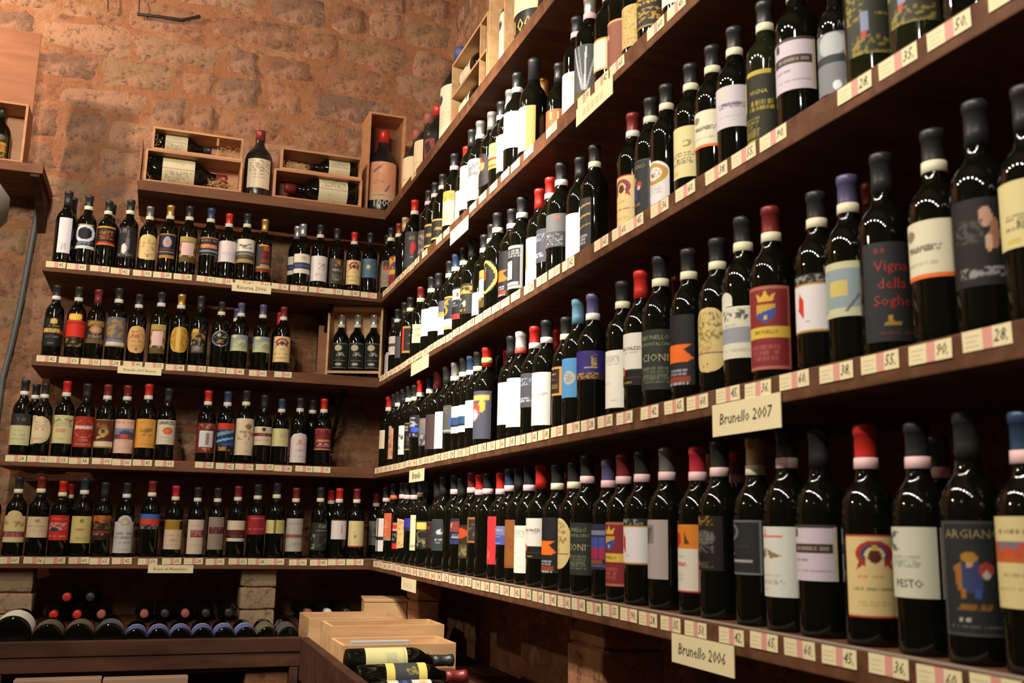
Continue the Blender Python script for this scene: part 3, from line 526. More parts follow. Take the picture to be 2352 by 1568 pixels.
blueplain|small plain blue label|rect|34349c|r 0 .7 1 1 2c2444
whitetallsa|tall ivory label with large initials|rect|dcdcb4|l .3 .08 .8 .16 1 a8a88c;l .3 .35 .6 .4 1 c0bc90;e .3 .88 .2 .03 a8a484
yellowdark|yellow flash over dark wheel print|rect|1c1a16|r 0 .05 .5 .32 d0c860;o .35 .5 .3 .15 .07 5c503c;n .1 .6 .6 .9 8c886c
browndark|dark brown label with red edge|rect|30241f|r 0 0 1 .03 6c5440;p .1 .1 .6 .2 .5 .3 .1 .2 8c2c34;r .94 0 1 1 6c4c28
slatetext|slate label with white lettering|rect|343a3e|p .3 .4 .5 .3 .6 .5 .4 .5 c0c4c8;n .3 .62 .8 .75 a8acb4;r 0 0 1 .03 4c5054
navyred|navy label with red painting|rect|24283c|r 0 .12 .95 .5 8c3834;n .1 .2 .3 .4 c8b0a8;l .1 .6 .9 .75 2 b8bcc8;r 0 .85 1 1 2c3468
oliveredot|olive label with orange-red dot|rect|2c2818|e .4 .25 .35 .15 d04824;r 0 .6 1 .95 4c4424;n .2 .65 .8 .9 7c744c
goldframe|grey label in orange-gold frame|rect|2c2c2c|f .04 .06 a8642c;n .2 .2 .75 .75 6c5434
redtall|tall scarlet label with white emblem|rect|d03038|e .25 .15 .25 .08 e8c8c8;e .25 .15 .12 .05 8c2c30;n .2 .7 .8 .95 d85c58
lavenderblue|lavender label with blue lower strip|rect|7474a4|r 0 .5 1 1 4c54a0;l .1 .15 .9 .3 1 c8c8e0;l .1 .55 .8 .6 1 b0b0d8;l .1 .88 .8 .95 1 c0c0e0
brownplain|tall plain brown label|rect|8c5428|n .3 .4 .9 .6 7c4820;r 0 .95 1 1 7c4820
stripesblock|navy label with blue-crimson corrugation|rect|282c40|r .1 .15 .9 .24 7c8094;r 0 .3 1 .55 44509c;r 0 .52 1 .78 a82844;r .28 .3 .32 .78 343870;r .48 .3 .52 .78 343870;r .68 .3 .72 .78 343870;r .88 .3 .92 .78 343870;r .1 .8 .8 .88 8c4828;r 0 .9 1 .94 4c5470
shieldgrey|tall grey-pink label with grey shield|rect|a89c98|r .08 .1 .65 .4 7c7674;p .15 .14 .6 .14 .4 .46 .2 .34 5c5858;n .1 .5 .4 .64 b08484;e .3 .9 .08 .01 6c6460
orangewhite|orange picture above cream text label|rect|d4cebc|r 0 0 1 .36 d07c28;e .28 .22 .22 .12 c02c20;e .28 .22 .08 .06 5c3818;p .6 .08 .66 .2 .75 .3 .6 .3 4c3420;r 0 0 .4 .06 a06820;l .15 .45 .6 .5 1 a8a494;l .1 .55 .7 .62 2 c85c5c;l .1 .72 .6 .85 3 a8a494;r .93 .36 1 1 a02c38;r 0 .97 1 1 a82c34
brownlion|dark brown label with silver lion|rect|1c1612|n .1 .0 .8 .18 8c6c20;e .55 .4 .3 .14 4c4a4a;n .3 .3 .8 .5 6c6a6a;n .3 .55 .8 .68 5c5c5c;e .25 .88 .14 .05 a88420;n .4 .85 .8 .95 4c4434
slateframe|dark slate label with thin silver frame|rect|24282a|f .03 .02 6c7070;o .25 .22 .2 .13 .04 6c7070;e .22 .62 .06 .02 b8b8b0;r .1 .72 .8 .77 9c9c94;l .2 .45 .8 .5 1 54302c
whiteswan|white label with brown swans, pink heading|rect|d8d8d0|r .1 .12 .75 .16 d87c74;p .35 .0 .4 .12 .3 .12 .3 .1 d88c84;p .1 .42 .35 .3 .4 .42 .2 .48 8c7454;p .4 .32 .75 .42 .5 .46 .45 .4 8c7454;l .15 .68 .8 .7 1 7c7868;l .15 .76 .8 .82 2 9c988c;l .25 .88 .45 .9 1 5c5850
whiteesto|greenish-white label with grey crescent|rect|ccccb8|o .3 .2 .14 .1 .06 6c6c60;r .32 .1 .6 .3 ccccb8;l .2 .4 .75 .58 4 8c8c80
creamland|cream label with orange townscape band|rect|d4c48c|l .1 .14 .9 .19 1 3c3424;r 0 .28 1 .5 b8602c;r .1 .28 1 .38 6c7080;n .1 .3 .9 .48 c04c28;l .2 .62 .8 .66 1 8c7c50;l .1 .76 .9 .8 1 a8985c
peachplate|peach label with brush strokes|rect|e0a078|p .15 .25 .5 .05 .45 .15 .2 .3 8c6c74;n .2 .5 .6 .58 b8846c;p .5 .85 .75 .55 .72 .7 .55 .88 8c6c74;r 0 .8 1 1 d8b088;l .1 .84 .95 .9 1 8c6c4c
engraved|cream label with engraved scene|rect|d4c8a8|r .04 .04 .96 .96 dcd0b4;n .1 .05 .95 .45 a89c80;l .1 .5 .85 .56 1 b87060;l .2 .62 .8 .66 1 b09478
sideways|cream label in two engraved panels|rect|d0c8a4|r .48 0 .5 1 b08470;n .55 .1 .95 .9 a8a084;l .1 .3 .4 .7 4 b8a880
bigcream|tall pale cream label|rect|dcc8a0|l .2 .62 .9 .68 1 c09c80
sealcream|cream label with purple seal|rect|e0d8bc|e .3 .25 .16 .1 4c4454;l .2 .5 .8 .8 4 c8bc9c
blackart|black label with red diamond art|rect|1a1616|r .35 .15 .8 .8 8c3c30;p .4 .3 .6 .2 .7 .5 .5 .7 201c1c
tophat|dark label with bright little picture|rect|3a3820|e .5 .12 .3 .12 6c6450;r .1 .35 .9 .75 c89c3c;n .1 .35 .9 .75 a84c34;n .1 .8 .9 1 b09c3c
adimus|black label with gilt disc and script|rect|20241f|f .02 .03 6c7064;e .4 .2 .22 .12 c8c09c;n .3 .38 .85 .52 b8b4a4;l .1 .66 .9 .72 1 8c8c80;e .45 .84 .2 .05 b8b4a0
bluebox|white label with violet-blue strip|rect|5c64a8|r 0 0 1 .2 9ca0b4
tanwrap|tan wrap label|rect|6c6450|n .1 .1 .9 .9 5c5440
slatewrap|slate grey wrap label with red dot|rect|54585c|e .65 .2 .1 .12 a84030;n .4 .3 .9 .5 8c8e90
yellowcollar|black label between two yellow collars|rect|404044|r 0 0 1 .2 dccc6c;r 0 .8 1 1 dccc6c;n .35 .2 .6 .5 8c8440
'''
DES = {}
for ln in DESIGN_TEXT.strip().split('\n'):
    q = ln.split('|'); DES[q[0]] = q[1:]

def paint(des, nu, nv):
    """colours of the printed label on a (nv+1, nu+1) grid; u to the right, v downwards"""
    desc, shp, bg, ops = DES[des]
    U, V = np.meshgrid(np.linspace(0, 1, nu + 1), np.linspace(0, 1, nv + 1))
    A = np.empty((nv + 1, nu + 1, 3)); A[:] = lin(bg)
    rs = np.random.RandomState(abs(sum(ord(c) * (i + 3) for i, c in enumerate(des))) % 9999)
    for op in [o for o in ops.split(';') if o]:
        t = op.split(); k = t[0]; col = np.array(lin(t[-1])); f = [float(x) for x in t[1:-1]]
        if k == 'r': mk = (U >= f[0]) & (U <= f[2]) & (V >= f[1]) & (V <= f[3]); A[mk] = col
        elif k == 'e': mk = ((U - f[0]) / f[2]) ** 2 + ((V - f[1]) / f[3]) ** 2 <= 1; A[mk] = col
        elif k == 'o':
            d = np.sqrt(((U - f[0]) / f[2]) ** 2 + ((V - f[1]) / f[3]) ** 2); mk = np.abs(d - 1) < f[4] / f[2] * .9; A[mk] = col
        elif k == 'f':
            mk = (np.minimum(U, 1 - U) < f[0] + f[1] * 1.3) & (np.minimum(U, 1 - U) > f[0] * .5) & (V > f[0] * .4) & (V < 1 - f[0] * .4)
            mk |= (np.minimum(V, 1 - V) < f[0] * .6 + f[1]) & (np.minimum(V, 1 - V) > f[0] * .35) & (U > f[0] * .5) & (U < 1 - f[0] * .5); A[mk] = col
        elif k == 'p':
            P = list(zip(f[0::2], f[1::2])); mk = np.zeros(U.shape, bool); j = len(P) - 1
            for i in range(len(P)):
                (xi, yi), (xj, yj) = P[i], P[j]
                if yi != yj: mk ^= ((yi > V) != (yj > V)) & (U < (xj - xi) * (V - yi) / (yj - yi) + xi)
                j = i
            A[mk] = col
        elif k == 'l':
            n = int(f[4]); ht = (f[3] - f[1]) / n
            for i in range(n):
                y0 = f[1] + ht * i + ht * .18; y1 = y0 + ht * .62
                nz = rs.rand(nu + 1) > 0.28
                e0 = f[0] + rs.rand() * .12 * (f[2] - f[0]); e1 = f[2] - rs.rand() * .12 * (f[2] - f[0])
                mk = (V >= y0) & (V <= y1 + .5 / nv) & (U >= e0) & (U <= e1) & nz[None, :]
                A[mk] = A[mk] * .35 + col * .65
        elif k == 'n':
            q = rs.rand(max(3, nv // 2) + 2, max(3, nu // 2) + 2)
            yy = (V * (q.shape[0] - 2)); xx = (U * (q.shape[1] - 2)); iy = yy.astype(int); ix = xx.astype(int); fy = yy - iy; fx = xx - ix
            s = (q[iy, ix] * (1 - fx) + q[iy, ix + 1] * fx) * (1 - fy) + (q[iy + 1, ix] * (1 - fx) + q[iy + 1, ix + 1] * fx) * fy
            mk = (U >= f[0]) & (U <= f[2]) & (V >= f[1]) & (V <= f[3]); s = np.clip((s - .44) * 5, 0, 1)[..., None] * mk[..., None]
            A = A * (1 - s) + col * s
    return A

def outline(shp, v):
    """half width factor and sideways shift of the label at height v (0 = top)"""
    if shp == 'oval': return math.sqrt(max(0.0, 1 - (2 * v - 1) ** 2)) ** 0.8 + .001, 0
    if shp == 'arch': return (math.sqrt(max(0, 1 - (1 - v / .25) ** 2)) if v < .25 else 1) + .001, 0
    if shp == 'archoval': return (math.sqrt(max(0, 1 - (1 - v / .3) ** 2)) if v < .3 else (math.sqrt(max(0, 1 - ((v - .8) / .2) ** 2)) * .8 + .2 if v > .8 else 1)) + .001, 0
    if shp == 'dshape': w_ = math.sqrt(max(0, 1 - (2 * v - 1) ** 2)) * .75 + .25; return w_, -(1 - w_)
    if shp == 'house': return (min(1, .35 + v / .2 * .65)), 0
    if shp == 'necked': return (.55 if v < .2 else 1), 0
    if shp == 'tabtop': return (max(.15, .55 * math.sqrt(max(0, 1 - (1 - v / .16) ** 2))) if v < .16 else 1), 0
    if shp == 'tab': return (.38 * (max(.2, math.sqrt(max(0, 1 - (1 - v / .12) ** 2))) if v < .12 else 1), -.6) if v < .22 else (1, 0)
    if shp == 'torn': return (1 - .12 * abs(math.sin(v * 17)) * (1 if v < .5 else .4)), -.3 * max(0, .25 - v)
    return 1, 0

TEXTS = {'mazzi': [('PIAN MAZZI', .5, .30, .0105, '4a4640')], 'ioni': [('BRUNELLO', .5, .14, .0125, '8c9070'), ('DI MONTALCINO', .5, .25, .0095, '8c9070'), ('CIONI', .5, .48, .021, '9c9c80')],
         'knight': [('ARGIANO', .5, .12, .0150, '8c8458')], 'whiteesto': [('PESTO', .55, .80, .0140, '5c5c50')], 'redscript': [('Vigna', .5, .25, .022, 'a02420'), ('della', .5, .43, .022, 'a02420'), ('Soghe', .5, .60, .022, 'a02420')],
         'goldonglass': [('VIGNA', .6, .3, .0120, 'b8a43c')], 'creamscript': [('BUCCI', .6, .66, .012, '5c5438')], 'creamorange': [('Mastrella', .5, .48, .011, '5c5644')],
         'lilacscript': [('Mastrella', .55, .45, .011, '5c5464')], 'thousand': [('1000', .5, .5, .03, 'd0ccc8')], 'crest': [('BRUNELLO', .5, .555, .0085, '8c6c20')],
         'whitewide': [], 'orangewhite': [('Rosso', .4, .58, .012, 'b04848')]}

def label_mesh(des, kind, z0, z1, hw, res):
    key = (des, kind, round(z0, 3), round(z1, 3), round(hw, 2), res)
    if key in _mc: return _mc[key]
    P = PROF[kind]; nu, nv = res
    A = paint(des, nu, nv); shp = DES[des][1]
    vs = np.empty((nv + 1, nu + 1, 3))
    for j in range(nv + 1):
        v = j / nv; z = z1 + (z0 - z1) * v; r = float(np.interp(z, P['z'], P['r'])) + 0.0006
        w_, sh = outline(shp, v)
        a = -PI / 2 + hw * ((np.linspace(-1, 1, nu + 1)) * w_ + sh)
        vs[j, :, 0] = r * np.cos(a); vs[j, :, 1] = r * np.sin(a); vs[j, :, 2] = z
    idx = np.arange((nv + 1) * (nu + 1)).reshape(nv + 1, nu + 1)
    fc = np.stack([idx[1:, :-1], idx[1:, 1:], idx[:-1, 1:], idx[:-1, :-1]], -1).reshape(-1, 4)
    me = bpy.data.meshes.new('paper_label'); me.from_pydata(vs.reshape(-1, 3).tolist(), [], fc.tolist())
    ca = me.color_attributes.new('print', 'FLOAT_COLOR', 'POINT')
    ca.data.foreach_set('color', np.concatenate([A.reshape(-1, 3), np.ones((A.shape[0] * A.shape[1], 1))], 1).astype(np.float32).ravel())
    me.materials.append(M_label)
    me.polygons.foreach_set('use_smooth', [True] * len(me.polygons))
    _mc[key] = me; return me

def wrap_text(parent, kind, txt, z, size, hexc, du=0.0):
    key = ('tx', txt, size, kind, round(z, 3), du)
    if key not in _mc:
        me = text_mesh(txt, size); P = PROF[kind]
        for v in me.vertices:
            zz = z + v.co.y; r = float(np.interp(zz, P['z'], P['r'])) + 0.0013; a = -PI / 2 + (v.co.x / r) + du
            v.co = (r * math.cos(a), r * math.sin(a), zz)
        me.materials.append(ink(hexc)); _mc[key] = me
    return link('lettering', _mc[key], parent)

def add_bottle(root, kind, cap, band, des, z0, z1, hw, near=False, glass=None):
    n = 32 if near else 20; g = glass or M_glass
    link('glass_body', part_mesh(('glass_body', kind, n, g.name), lambda: lathe(PROF[kind]['b'], n), g), root)
    if cap: link('capsule', part_mesh(('capsule', kind, n, cap), lambda: lathe(PROF[kind]['c'], n), CAPM[cap]), root)
    if band in BANDM:
        b = PROF[kind]['band']
        bc = 0.0 if band != 'y' else 0.014
        link('neck_band', part_mesh(('neck_band', kind, n, band), lambda: lathe([(b[0] - .0004, b[2] - .0005 + bc), (b[0] + .0004, b[2] + bc), (b[1] + .0004, b[3] + bc), (b[1] - .0008, b[3] + .0004 + bc)], n, False), BANDM[band]), root)
    if des in DES:
        lb = link('paper_label', label_mesh(des, kind, z0, z1, hw, (44, 60) if near else (20, 28)), root)
        lb['label'] = DES[des][0]
        if near or kind == 'M':
            for (tx, cu, cv, sz, hx) in TEXTS.get(des, []):
                wrap_text(lb, kind, tx, z1 + (z0 - z1) * cv, sz, hx, (cu - .5) * hw * 2 * .6)
    return root

BOTTLES = [
('black-capped bottle, tall narrow plain white label, back wall second shelf','bottles on the back wall second shelf',-0.447,4.417,1,1.060,'S','k','-','plainslim',0.042,0.186,-1.49,0.66,0),
('black-capped bottle, black label with glowing moon ring, back wall second shelf','bottles on the back wall second shelf',-0.365,4.417,1,1.031,'S','k','e','moonring',0.070,0.174,-1.66,1.40,0),
('black-capped bottle, dark label with gold rim and red hem, back wall second shelf','bottles on the back wall second shelf',-0.286,4.417,1,0.989,'S','k','e','redhem',0.099,0.182,-1.48,1.40,0),
('black-capped bottle, charcoal label with silver shard drawing, back wall second shelf','bottles on the back wall second shelf',-0.199,4.417,1,1.039,'S','k','e','silvershard',0.050,0.179,-1.66,1.31,0),
('grey-capped bottle, cream oval label with sketched horseman, back wall second shelf','bottles on the back wall second shelf',-0.118,4.417,1,0.977,'S','y','e','creamoval',0.053,0.169,-1.47,1.26,0),
('gold-capped bottle, navy label with white and orange crest, back wall second shelf','bottles on the back wall second shelf',-0.035,4.417,1,1.032,'S','g','e','navycrest',0.065,0.171,-1.67,1.05,0),
('black-capped bottle, gold patterned label with pale pink panel, back wall second shelf','bottles on the back wall second shelf',0.045,4.417,1,1.052,'S','k','e','goldpink',0.055,0.164,-1.47,1.01,0),
('dark blue-capped bottle, navy label with orange lettering, back wall second shelf','bottles on the back wall second shelf',0.135,4.417,1,1.060,'S','b','e','navyorange',0.095,0.171,-1.67,1.26,0),
('red-capped bottle, wide white label, back wall second shelf','bottles on the back wall second shelf',0.214,4.417,1,1.010,'S','r','w','whitewide',0.077,0.172,-1.47,1.43,0),
('black-capped bottle, white label above grey and gold bars, back wall second shelf','bottles on the back wall second shelf',0.292,4.417,1,1.043,'S','k','e','greybars',0.079,0.183,-1.67,1.31,0),
('gold-capped bottle, dark label with red lettering and gold dots, back wall second shelf','bottles on the back wall second shelf',0.370,4.417,1,0.989,'S','g','-','darkred',0.050,0.176,-1.48,1.08,0),
('silver-capped bottle, white label crossed by a blue band, back wall second shelf, nearer the corner','bottles on the back wall second shelf',0.541,4.417,1,0.985,'S','s','-','bluebandwhite',0.062,0.154,-1.47,1.36,0),
('black-capped bottle, white label with small black crest, back wall second shelf','bottles on the back wall second shelf',0.620,4.417,1,1.003,'S','k','e','whitecrestsmall',0.033,0.150,-1.66,1.26,0),
('black-capped bottle, grey-black label with gold eagle, back wall second shelf','bottles on the back wall second shelf',0.696,4.417,1,0.978,'S','k','-','greyeagle',0.029,0.150,-1.51,1.08,0),
('red-capped bottle, cream label with red and blue wreath emblem, back wall second shelf','bottles on the back wall second shelf',0.777,4.417,1,0.950,'S','r','w','creamwreath',0.034,0.157,-1.62,1.13,0),
('black-capped bottle, plain blue-grey label with tiny gold figure, back wall second shelf','bottles on the back wall second shelf',0.852,4.417,1,0.971,'S','k','-','bluegrey',0.075,0.168,-1.56,1.26,0),
('black-capped bottle behind the front row, back wall second shelf, farther from corner','bottles on the back wall second shelf',-0.435,4.502,1,1.057,'S','k','-','-',0.006,0.000,-1.53,1.31,0),
('black-capped bottle behind the front row, back wall second shelf, nearer the corner','bottles on the back wall second shelf',-0.278,4.502,1,1.027,'S','k','e','-',0.006,0.000,-1.49,1.31,0),
('silver-capped bottle, white label crossed by a blue band, back wall second shelf, farther from corner','bottles on the back wall second shelf',0.526,4.502,1,1.024,'S','s','-','bluebandwhite',0.070,0.154,-1.51,1.36,0),
('black-capped bottle, black label with gold sun over gold strip, back wall third shelf','bottles on the back wall third shelf',-0.453,4.417,2,1.001,'S','k','w','blacksun',0.042,0.160,-1.48,1.36,0),
('black-capped bottle, bright red label under a yellow oval, back wall third shelf','bottles on the back wall third shelf',-0.368,4.417,2,1.005,'S','k','w','redyellow',0.045,0.185,-1.66,1.36,0),
('maroon-capped bottle, black-brown label with gold medal, back wall third shelf','bottles on the back wall third shelf',-0.292,4.417,2,0.992,'S','m','-','brownmedal',0.067,0.166,-1.47,1.26,0),
('black-capped bottle, torn grey and gold label, white hem, back wall third shelf','bottles on the back wall third shelf',-0.211,4.417,2,1.038,'S','k','w','torngold',0.057,0.178,-1.68,1.40,0),
('black-capped bottle, peach oval label with faint pink figures, back wall third shelf','bottles on the back wall third shelf',-0.130,4.417,2,0.977,'S','k','w','peachoval',0.037,0.159,-1.47,1.22,0),
('black-capped bottle, gold patterned label with pale pink panel, back wall third shelf','bottles on the back wall third shelf',-0.041,4.417,2,1.037,'S','k','w','goldpink',0.041,0.162,-1.68,0.87,0),
('gold-capped bottle, shiny gold oval label, back wall third shelf','bottles on the back wall third shelf',0.041,4.417,2,1.031,'S','g','w','goldoval',0.050,0.161,-1.47,1.15,0),
('black-capped bottle, dark label printed in gold foil, back wall third shelf','bottles on the back wall third shelf',0.122,4.417,2,1.032,'S','k','-','darkfoil',0.054,0.158,-1.67,0.96,0),
('black-capped bottle, round black label with silver rim, back wall third shelf','bottles on the back wall third shelf',0.210,4.417,2,0.976,'S','k','e','roundsilver',0.093,0.169,-1.47,1.22,0),
('lavender-capped bottle, pale blue-green label with yellow sun, back wall third shelf, farther from corner','bottles on the back wall third shelf',0.293,4.417,2,0.983,'S','l','e','paleblue',0.081,0.154,-1.67,1.43,0),
('lavender-capped bottle, pale blue-green label with yellow sun, back wall third shelf, nearer the corner','bottles on the back wall third shelf',0.387,4.417,2,0.986,'S','l','e','paleblue',0.082,0.153,-1.47,1.43,0),
('maroon-capped bottle, cream label with red and blue wreath emblem, back wall third shelf','bottles on the back wall third shelf',0.477,4.417,2,0.981,'S','m','w','creamwreath',0.044,0.163,-1.67,1.36,0),
('lavender-capped bottle half hidden behind the front row, back wall third shelf','bottles on the back wall third shelf',0.282,4.502,2,0.950,'S','l','e','-',0.006,0.000,-1.66,1.31,0),
('red-capped bottle half hidden behind the front row, back wall third shelf','bottles on the back wall third shelf',0.472,4.502,2,0.950,'S','r','-','-',0.006,0.000,-1.67,1.31,0),
('black-capped bottle, black-topped label, cream lower half, back wall fourth shelf','bottles on the back wall fourth shelf',-0.533,4.417,3,1.005,'S','k','w','greyheadcream',0.039,0.164,-1.65,1.36,0),
('black-capped bottle, cream half-moon label with red script, back wall fourth shelf','bottles on the back wall fourth shelf',-0.458,4.417,3,0.974,'S','k','w','halfmoon',0.047,0.166,-1.47,1.22,0),
('red-capped bottle, cream label with grey engraved dome, back wall fourth shelf','bottles on the back wall fourth shelf',-0.377,4.417,3,1.022,'S','r','w','creamchateau',0.052,0.164,-1.67,1.36,0),
('black-capped bottle, brick red label with white name, back wall fourth shelf','bottles on the back wall fourth shelf',-0.299,4.417,3,1.003,'S','k','-','redtext',0.041,0.166,-1.47,1.43,0),
('maroon-capped bottle, brown label with gold apple, white footer, back wall fourth shelf','bottles on the back wall fourth shelf',-0.220,4.417,3,1.008,'S','m','w','brownapple',0.041,0.157,-1.67,1.31,0),
('maroon-capped bottle, pale pink label with blue hill landscape, back wall fourth shelf','bottles on the back wall fourth shelf',-0.143,4.417,3,1.013,'S','m','w','landscape',0.023,0.161,-1.48,1.43,0),
('red-capped bottle, plain orange-yellow label with dark signature, back wall fourth shelf','bottles on the back wall fourth shelf',-0.060,4.417,3,1.049,'S','r','w','orangeplain',0.047,0.161,-1.65,1.40,0),
('black-capped bottle, white label with small orange sun, back wall fourth shelf','bottles on the back wall fourth shelf',0.020,4.417,3,1.005,'S','k','-','whitesun',0.066,0.169,-1.50,1.31,0),
('red-capped bottle, brick label framing a white tower picture, back wall fourth shelf','bottles on the back wall fourth shelf',0.182,4.417,3,1.008,'S','r','w','redtower',0.038,0.164,-1.53,1.26,0),
('dark blue-capped bottle, red-topped label with blue wave painting, back wall fourth shelf','bottles on the back wall fourth shelf',0.263,4.417,3,1.013,'S','b','w','redbluewave',0.048,0.166,-1.60,1.15,0),
('black-capped bottle, tall white label with sepia figure drawing, back wall fourth shelf','bottles on the back wall fourth shelf',0.341,4.417,3,1.041,'S','k','e','sepiatall',0.034,0.185,-1.56,1.26,0),
('black-capped bottle, white scalloped label with maroon bar, back wall fourth shelf','bottles on the back wall fourth shelf',0.419,4.417,3,0.994,'S','k','-','maroonbars',0.082,0.162,-1.55,1.36,0),
('dark blue-capped bottle, plain cream label, back wall fourth shelf','bottles on the back wall fourth shelf',0.494,4.417,3,0.953,'S','b','e','creamplain',0.084,0.165,-1.63,1.31,0),
('black-capped bottle, round-topped white label, orange mark, back wall fourth shelf','bottles on the back wall fourth shelf',0.574,4.417,3,0.981,'S','k','w','archwhite',0.013,0.145,-1.50,1.31,0),
('red-capped bottle, maroon label with cream script, back wall fourth shelf','bottles on the back wall fourth shelf',0.679,4.417,3,0.990,'S','r','w','maroonflag',0.073,0.168,-1.57,1.31,0),
('black-capped bottle behind the front row, back wall fourth shelf, farther from corner','bottles on the back wall fourth shelf',-0.501,4.502,3,0.989,'S','k','w','-',0.006,0.000,-1.54,1.31,0),
('black-capped bottle behind the front row, back wall fourth shelf, nearer the corner','bottles on the back wall fourth shelf',0.641,4.502,3,1.000,'S','k','w','-',0.006,0.000,-1.67,1.31,0),
('black-capped bottle, pale green-cream label, back wall lowest shelf','bottles on the back wall lowest shelf',-0.606,4.417,4,0.976,'S','k','e','creamhalf',0.054,0.165,-1.53,1.22,0),
('black-capped bottle, cream label with rounded top, maroon stripe, back wall lowest shelf','bottles on the back wall lowest shelf',-0.516,4.417,4,1.014,'S','k','e','creamtower',0.053,0.174,-1.60,1.36,0),
('maroon-capped bottle, cream label with small gold medal, back wall lowest shelf','bottles on the back wall lowest shelf',-0.434,4.417,4,1.029,'S','m','e','creammedal',0.071,0.150,-1.53,1.40,0),
('red-capped bottle, scarlet label with grey ploughing scene, back wall lowest shelf','bottles on the back wall lowest shelf',-0.354,4.417,4,0.980,'S','r','e','redplough',0.065,0.165,-1.62,1.36,0),
('dark green-capped bottle, cream label with two small gold marks, back wall lowest shelf','bottles on the back wall lowest shelf',-0.273,4.417,4,1.024,'S','n','e','creamtwo',0.052,0.156,-1.50,1.26,0),
('black-capped bottle, dark label with amber painted arch, back wall lowest shelf','bottles on the back wall lowest shelf',-0.195,4.417,4,0.980,'S','k','-','amberarch',0.068,0.168,-1.65,1.36,0),
('black-capped bottle, tall grey-white label with gold seal, back wall lowest shelf','bottles on the back wall lowest shelf',-0.111,4.417,4,0.983,'S','k','w','greyarch',0.016,0.169,-1.48,1.43,0),
('maroon-capped bottle, blue over red landscape label, back wall lowest shelf','bottles on the back wall lowest shelf',-0.013,4.417,4,1.017,'S','m','e','blueredband',0.109,0.171,-1.62,1.40,0),
('crimson-capped bottle, gold block above cream lettering, back wall lowest shelf','bottles on the back wall lowest shelf',0.081,4.417,4,0.962,'S','c','e','goldcream',0.034,0.159,-1.56,1.22,0),
('black-capped bottle, white label with offset maroon block, back wall lowest shelf','bottles on the back wall lowest shelf',0.170,4.417,4,0.950,'S','k','w','maroonblock',0.015,0.163,-1.57,1.08,0),
('black-capped bottle, grey-beige label with offset maroon block, back wall lowest shelf','bottles on the back wall lowest shelf',0.251,4.417,4,0.950,'S','k','e','maroonblockdim',0.035,0.176,-1.56,1.05,0),
('maroon-capped bottle, cream label with wide maroon middle, back wall lowest shelf','bottles on the back wall lowest shelf',0.334,4.417,4,0.982,'S','m','w','maroonmiddle',0.069,0.157,-1.59,1.43,0),
('black-capped bottle, plain red label with pale script, back wall lowest shelf','bottles on the back wall lowest shelf',0.416,4.417,4,1.015,'S','k','e','redgrape',0.096,0.175,-1.54,1.40,0),
('black-capped bottle, two pale yellow panels side by side, back wall lowest shelf','bottles on the back wall lowest shelf',0.496,4.417,4,1.042,'S','k','e','creamsplit',0.099,0.153,-1.62,1.36,0),
('maroon-capped bottle, grey-white label with pink stripe, back wall lowest shelf','bottles on the back wall lowest shelf',0.579,4.417,4,0.983,'S','m','e','pinkstripe',0.029,0.171,-1.52,1.36,0),
('black-capped bottle, black-green label with grey lettering, back wall lowest shelf','bottles on the back wall lowest shelf',0.685,4.417,4,1.000,'S','k','e','blackgreen',0.034,0.152,-1.55,1.31,0),
('red-capped bottle, white label with a red leaf, back wall lowest shelf','bottles on the back wall lowest shelf',0.768,4.417,4,0.995,'S','r','e','redleaf',0.083,0.167,-1.59,1.05,0),
('maroon-capped bottle, cream label with purple vine sprig, back wall lowest shelf','bottles on the back wall lowest shelf',0.846,4.417,4,0.997,'S','m','e','creamleafy',0.050,0.163,-1.58,1.15,0),
('maroon-capped bottle, dim grey label with dark stain, back wall lowest shelf','bottles on the back wall lowest shelf',0.955,4.517,4,0.950,'S','m','e','greydim',0.060,0.173,-1.64,1.05,0),
('red-capped bottle behind the front row, back wall lowest shelf, farther from corner','bottles on the back wall lowest shelf',-0.333,4.502,4,0.957,'S','r','e','-',0.006,0.000,-1.55,1.31,0),
('red-capped bottle behind the front row, back wall lowest shelf, nearer the corner','bottles on the back wall lowest shelf',0.746,4.502,4,0.976,'S','r','e','-',0.006,0.000,-1.51,1.31,0),
('black-capped bottle, grey label with red block lettering, right wall second shelf, nearer the corner','bottles on the right wall second shelf',0.950,4.499,1,1.049,'S','k','-','greyred',0.013,0.164,-2.48,1.12,0),
('black-capped bottle, grey label with red block lettering, right wall second shelf, farther from corner','bottles on the right wall second shelf',0.943,4.387,1,1.060,'S','k','e','greyred',0.029,0.147,-2.69,1.12,0),
('maroon-capped bottle, maroon label with gold crest and gold band, right wall second shelf','bottles on the right wall second shelf',0.963,4.308,1,1.060,'S','m','e','maroongold',0.014,0.152,-2.84,1.12,0),
('tan-capped dark bottle without visible label, right wall second shelf','bottles on the right wall second shelf',0.963,4.188,1,1.039,'S','t','-','-',0.006,0.000,-1.57,1.12,0),
('red-capped bottle, dark grey label with red figure, right wall second shelf','bottles on the right wall second shelf',0.945,3.943,1,1.049,'S','r','e','greyfigure',0.015,0.163,-1.97,1.12,0),
('black-capped bottle, plum-grey label with pale writing, right wall second shelf','bottles on the right wall second shelf',0.963,3.778,1,1.023,'S','k','p','plumgrey',0.021,0.130,-2.98,1.12,0),
('black-capped bottle, black label with gold edges, right wall second shelf, nearer the corner','bottles on the right wall second shelf',0.963,3.677,1,1.024,'S','k','p','blackgold',0.035,0.127,-2.86,1.12,0),
('black-capped bottle, black label with gold edges, right wall second shelf, farther from corner','bottles on the right wall second shelf',0.963,3.567,1,1.017,'S','k','p','blackgold',0.037,0.117,-2.59,1.12,0),
('black-capped bottle, cream-green label with gold head, right wall second shelf','bottles on the right wall second shelf',0.951,3.365,1,1.049,'S','k','p','creamgreen',0.032,0.157,-2.88,1.12,0),
